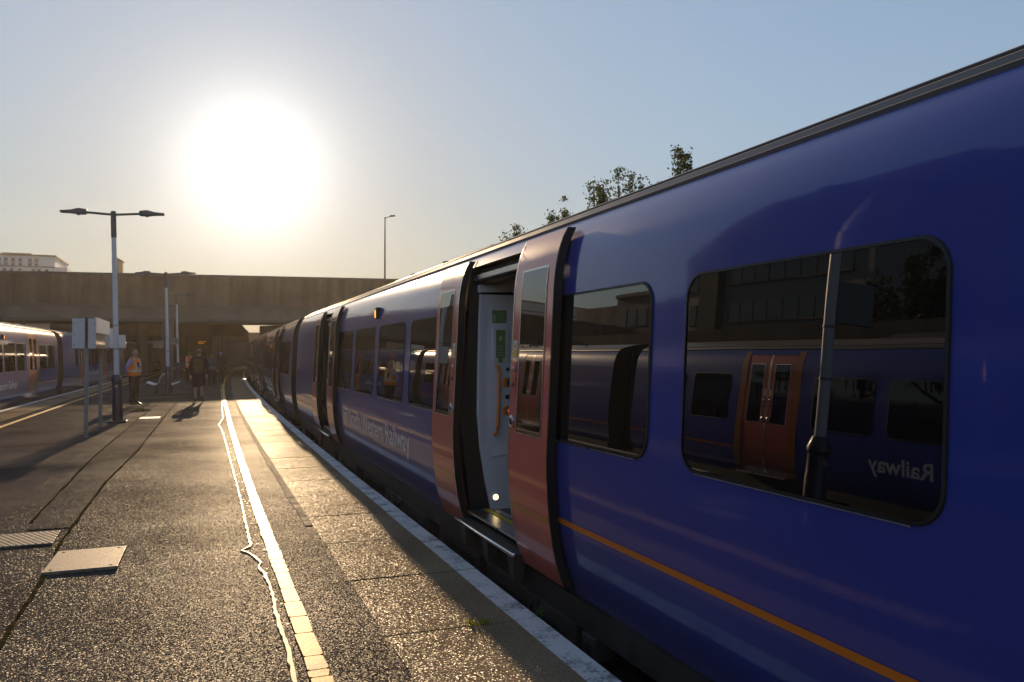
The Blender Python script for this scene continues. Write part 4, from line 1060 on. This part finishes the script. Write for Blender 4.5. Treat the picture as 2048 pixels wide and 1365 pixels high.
    MB().box(hp.x - .022, hp.x + .022, hp.y - .098, hp.y - .088, hp.z - .072, hp.z - .064).build('mouth', 'rust', root)
    return root
vest_test = lambda c, t: t in ('torso',) and abs(c.x) < .185 or (t == 'hip' and c.z > .93)
bands = [('reflective_band', lambda c, t: t in ('torso', 'hip') and abs(c.x) < .21 and 1.06 < c.z < 1.125, .026, 'reflective'),
         ('shoulder_tape', lambda c, t: t == 'torso' and c.z > 1.125 and .075 < abs(c.x) < .125, .026, 'reflective')]
staff_pose = {'elL': (.27, .09, 1.15), 'wrL': (.10, .19, .98), 'haL': (.03, .20, .95), 'elR': (-.27, .09, 1.15), 'wrR': (-.10, .19, .98), 'haR': (-.03, .20, .96)}
st1 = person('person', (-1.93, 28.44, 0.005), R(58), 'man in orange hi-vis vest, lilac shirt and black trousers standing with hands behind him', staff_pose,
       {'skin': 'skin', 'top': 'lilac', 'bottom': 'black_cloth', 'shoe': 'shoe', 'radii': {'waist': (.175, .15), 'pelvis': (.175, .14), 'chest': (.19, .14)}}, 1.0,
       [('vest', vest_test, .018, 'hivis', bands), ('trousers', lambda c, t: t in ('thigh', 'calf') and c.z > .10 or (t == 'hip' and c.z < .97), .014, 'black_cloth', []),
        ('tie', lambda c, t: t == 'torso' and c.y < -.09 and abs(c.x) < .03 and c.z > 1.12, .03, 'navy_cloth', [])], hair='hair_grey')
walk = {'knL': (.10, -.07, .51), 'anL': (.10, .02, .11), 'heL': (.10, .05, .04), 'toL': (.12, -.16, .035), 'knR': (-.10, -.04, .52), 'anR': (-.10, .20, .20), 'heR': (-.10, .24, .18), 'toR': (-.12, .10, .03),
        'elL': (.26, .08, 1.14), 'wrL': (.25, .02, .90), 'haL': (.25, -.005, .83), 'elR': (-.26, .05, 1.14), 'wrR': (-.25, -.10, .93), 'haR': (-.245, -.13, .87)}
wk = person('person', (-.04, 29.45, 0.005), R(183), 'person in black top and dark shorts walking away with an olive backpack', walk,
       {'skin': 'skin', 'top': 'black_cloth', 'bottom': 'navy_cloth', 'shoe': 'brown_shoe', 'shorts': True, 'radii': {'chest': (.20, .135), 'sh': (.08, .08)}}, 1.02,
       [('shorts', lambda c, t: t in ('thigh',) and c.z > .50 or (t == 'hip' and c.z < 1.0), .030, 'navy_cloth', []),
        ('jacket', lambda c, t: t in ('torso', 'uparm') or (t == 'hip' and c.z > .92) or (t == 'neck' and c.z < 1.5), .018, 'black_cloth', [])], hair='hair_brown')
bp_ = empty('backpack', (-.06, 29.20, 1.0), R(183), 'olive canvas backpack on the walking person in shorts', 'backpack')
MB().box(-.15, .15, -.01, .17, 0, .46).build('main_bag', 'olive', bp_, bevel=.05)
MB().box(-.11, .11, .165, .22, .04, .24).build('front_pocket', 'olive', bp_, bevel=.025)
MB().tube([(-.03, -.0, .46), (-.02, .03, .50), (.02, .03, .50), (.03, -.0, .46)], .01, 6).build('carry_loop', 'black_cloth', bp_)
for s in (-1, 1): MB().tube([(s * .09, .0, .44), (s * .10, -.10, .50), (s * .11, -.34, .46), (s * .12, -.36, .25), (s * .13, -.1, .08), (s * .13, .0, .04)], .016, 6).build('strap', 'black_cloth', bp_)
st2 = person('person', (-.53, 45.8, 0.005), R(170), 'person in red-orange hi-vis vest walking away in the bridge shadow', walk,
       {'skin': 'skin', 'top': 'grey_cloth', 'bottom': 'black_cloth', 'shoe': 'shoe'}, 1.0,
       [('vest', vest_test, .018, 'hivis_red', bands), ('trousers', lambda c, t: t in ('thigh', 'calf') and c.z > .10 or (t == 'hip' and c.z < .97), .014, 'black_cloth', [])], hair='hair_brown')
p4 = person('person', (.51, 41.35, 0.005), R(178), 'person in a grey jacket and dark trousers walking away beside the yellow line', walk,
       {'skin': 'skin', 'top': 'grey_cloth', 'bottom': 'black_cloth', 'shoe': 'shoe'}, .97,
       [('jacket', lambda c, t: t in ('torso', 'uparm', 'forearm') or (t == 'hip' and c.z > .90), .02, 'grey_cloth', [('jersey_hem', lambda c, t: t in ('hip', 'torso') and .98 < c.z < 1.06, .03, 'blue_cloth')]),
        ('trousers', lambda c, t: t in ('thigh', 'calf') and c.z > .10 or (t == 'hip' and c.z < .97), .014, 'black_cloth', [])], hair='hair_brown')
p5 = person('person', (1.05, 47.5, 0.005), R(200), 'person with a lilac cap and brown clothes in the shade beyond the grey jacket', {'elR': (-.30, -.02, 1.2), 'wrR': (-.30, -.2, 1.1), 'haR': (-.29, -.27, 1.1)},
       {'skin': 'skin', 'top': 'black_cloth', 'bottom': 'black_cloth', 'shoe': 'shoe'}, .99,
       [('cap', lambda c, t: t == 'head' and c.z > 1.655, .022, 'lilac', []), ('trousers', lambda c, t: t in ('thigh', 'calf') and c.z > .10 or (t == 'hip' and c.z < .97), .014, 'black_cloth', [])], hair='hair_brown')

# ------------------------------------------------------------------ trees
def leaf_cloud(name, mat, parent, pts, size, seed):
    rnd = random.Random(seed); V = []; F = []
    for p in pts:
        s = size * rnd.uniform(.6, 1.35)
        n = Vector((rnd.gauss(0, 1), rnd.gauss(0, 1), rnd.gauss(0, 1) + .3)).normalized()
        a = n.orthogonal().normalized(); a.rotate(Matrix.Rotation(rnd.uniform(0, 6.28), 3, n)); b = n.cross(a)
        c = Vector(p); k = len(V)
        V += [c - a * s * .5, c + b * s * .28 + n * s * .06, c + a * s * .5, c - b * s * .28 + n * s * .06]
        F.append((k, k + 1, k + 2, k + 3))
    me = bpy.data.meshes.new(name); me.from_pydata([tuple(v) for v in V], [], F); me.materials.append(M[mat])
    o = bpy.data.objects.new(name, me); COL.objects.link(o); o.parent = parent; return o
def tree(loc, h, rad_, label, seed, mat='leaf', size=.15, nl=3000, shoots=8, crown0=.35, conifer=False, group=None):
    rnd = random.Random(seed); t = empty('broadleaf_tree' if not conifer else 'pine_tree', loc, 0, label, 'tree', group)
    mb = MB(); mb.tube([(0, 0, 0), (.05, .03, h * .3), (-.03, .05, h * .6), (0, 0, h * .92)], [h * .03, h * .024, h * .014, h * .004], 8)
    tips = []
    for k in range(16):
        z0 = h * rnd.uniform(.25, .8); a = rnd.uniform(0, 6.28); l = rad_ * rnd.uniform(.5, 1.0) * (1 - .55 * max(0, (z0 / h - .5)))
        up = rnd.uniform(.2, .7) * (0 if conifer else 1)
        p1 = Vector((math.cos(a) * l * .5, math.sin(a) * l * .5, z0 + l * up * .4)); p2 = Vector((math.cos(a) * l, math.sin(a) * l, min(h * .97, z0 + l * up)))
        mb.tube([(0, 0, z0), p1, p2], [h * .010, h * .006, h * .002], 5); tips += [p1.lerp(p2, .5), p2, p2]
    for k in range(shoots):
        a = rnd.uniform(0, 6.28); rr = rad_ * rnd.uniform(0, .75); top = h * (1 - .16 * (rr / rad_) - rnd.uniform(0, .08))
        b0 = Vector((math.cos(a) * rr * .8, math.sin(a) * rr * .8, h * .6)); b1 = Vector((math.cos(a) * rr, math.sin(a) * rr, top))
        mb.tube([b0, b1], [h * .005, h * .0012], 5)
        for i in range(9): tips.append(b0.lerp(b1, .3 + .7 * i / 8))
    mb.build('trunk', 'trunk', t, smooth=True)
    pts = []
    clumps = [(p, rad_ * rnd.uniform(.07, .17)) for p in tips] + [(Vector((0, 0, h * .99)), rad_ * .1)]
    while len(pts) < nl:
        p, s = rnd.choice(clumps)
        q = p + Vector((rnd.gauss(0, s * .5), rnd.gauss(0, s * .5), rnd.gauss(0, s * .45)))
        if q.z < h * crown0 or q.z > h * 1.01: continue
        pts.append(q)
    leaf_cloud('crown', mat, t, pts, size, seed + 1); return t
G = 'trees behind the right-hand train'
tree((14.0, 36.3, -1.2), 8.9, 2.0, 'dark conifer top showing over the train roof, leftmost of the trees', 11, 'leaf_dark', .12, 8000, 12, .35, True, G)
tree((14.0, 31.0, -1.2), 9.35, 1.5, 'small spiky tree top over the train roof, second from the left', 21, 'leaf', .115, 5500, 11, .35, False, G)
tree((14.0, 26.2, -1.2), 9.5, 2.2, 'widest leafy tree top over the train roof, in the middle of the group', 33, 'leaf', .115, 11000, 16, .35, False, G)
tree((14.0, 22.3, -1.2), 9.3, 1.7, 'leafy tree top over the train roof, rightmost of the group', 47, 'leaf', .115, 6500, 12, .35, False, G)
G2 = 'trees mirrored in the carriage window'
tree((-23, 26.3, -1.2), 9.3, 3.3, 'leafy tree outside the frame, mirrored beside the office block', 51, 'leaf_dark', .30, 4200, 14, .15, False, G2)
tree((-22, 20.0, -1.2), 8.4, 3.4, 'leafy tree outside the frame, mirrored at the right edge of the big window', 63, 'leaf_dark', .30, 4600, 14, .15, False, G2)
tree((-26, 14.0, -1.2), 9.3, 4.0, 'leafy tree outside the frame, mirrored in the blue paint right of the big window', 71, 'leaf_dark', .32, 4600, 14, .15, False, G2)

# ------------------------------------------------------------------ weeds in the platform joints
def weed(name, loc, label, mat, n, h, spread, wid, seed, lie=.5):
    rnd = random.Random(seed); e = empty(name, loc, 0, label, 'weed'); mb = MB()
    for k in range(n):
        a = rnd.uniform(0, 6.28); l = h * rnd.uniform(.5, 1); o = Vector((rnd.gauss(0, spread), rnd.gauss(0, spread * .5), 0))
        d = Vector((math.cos(a), math.sin(a), 0)); sd = Vector((-d.y, d.x, 0)) * wid * rnd.uniform(.6, 1.2)
        p1 = o + d * l * lie * .4 + Vector((0, 0, l * .55)); p2 = o + d * l * lie + Vector((0, 0, l * .8))
        mb.add([o - sd * .3, o + sd * .3, p1 + sd, p1 - sd, p2], [(0, 1, 2, 3), (3, 2, 4)])
    mb.build('leaves', mat, e); return e
weed('joint_weed', (1.55, 4.68, -.002), 'small bright yellow-green weed in a slab joint near the camera', 'weed', 26, .05, .035, .008, 3)
weed('edge_weed', (1.95, 4.70, -.005), 'small green leafy weed hanging at the white platform edge', 'weed_g', 12, .09, .02, .013, 5, .9)
weed('dry_tuft', (-1.66, 25.6, -.002), 'low dry grass tuft on the platform at the feet of the man in the vest', 'dry_grass', 120, .16, .16, .008, 9, .8)

# ------------------------------------------------------------------ thin haze volume added in place of warm lens glare
hz = MB().box(-60, 60, -30, 175, -2.3, 26).build('haze', 'dark'); hz.data.materials.clear()
hm = bpy.data.materials.new('haze'); hm.use_nodes = True; hn = hm.node_tree; hn.nodes.clear()
pv = hn.nodes.new('ShaderNodeVolumePrincipled'); ho = hn.nodes.new('ShaderNodeOutputMaterial')
pv.inputs['Color'].default_value = (1.0, 0.91, 0.80, 1); pv.inputs['Density'].default_value = 0.00032; pv.inputs['Anisotropy'].default_value = 0.6
hn.links.new(pv.outputs[0], ho.inputs['Volume']); hz.data.materials.append(hm)
tag(hz, 'thin warm haze added over the station in place of lens glare', 'haze', kind='stuff')
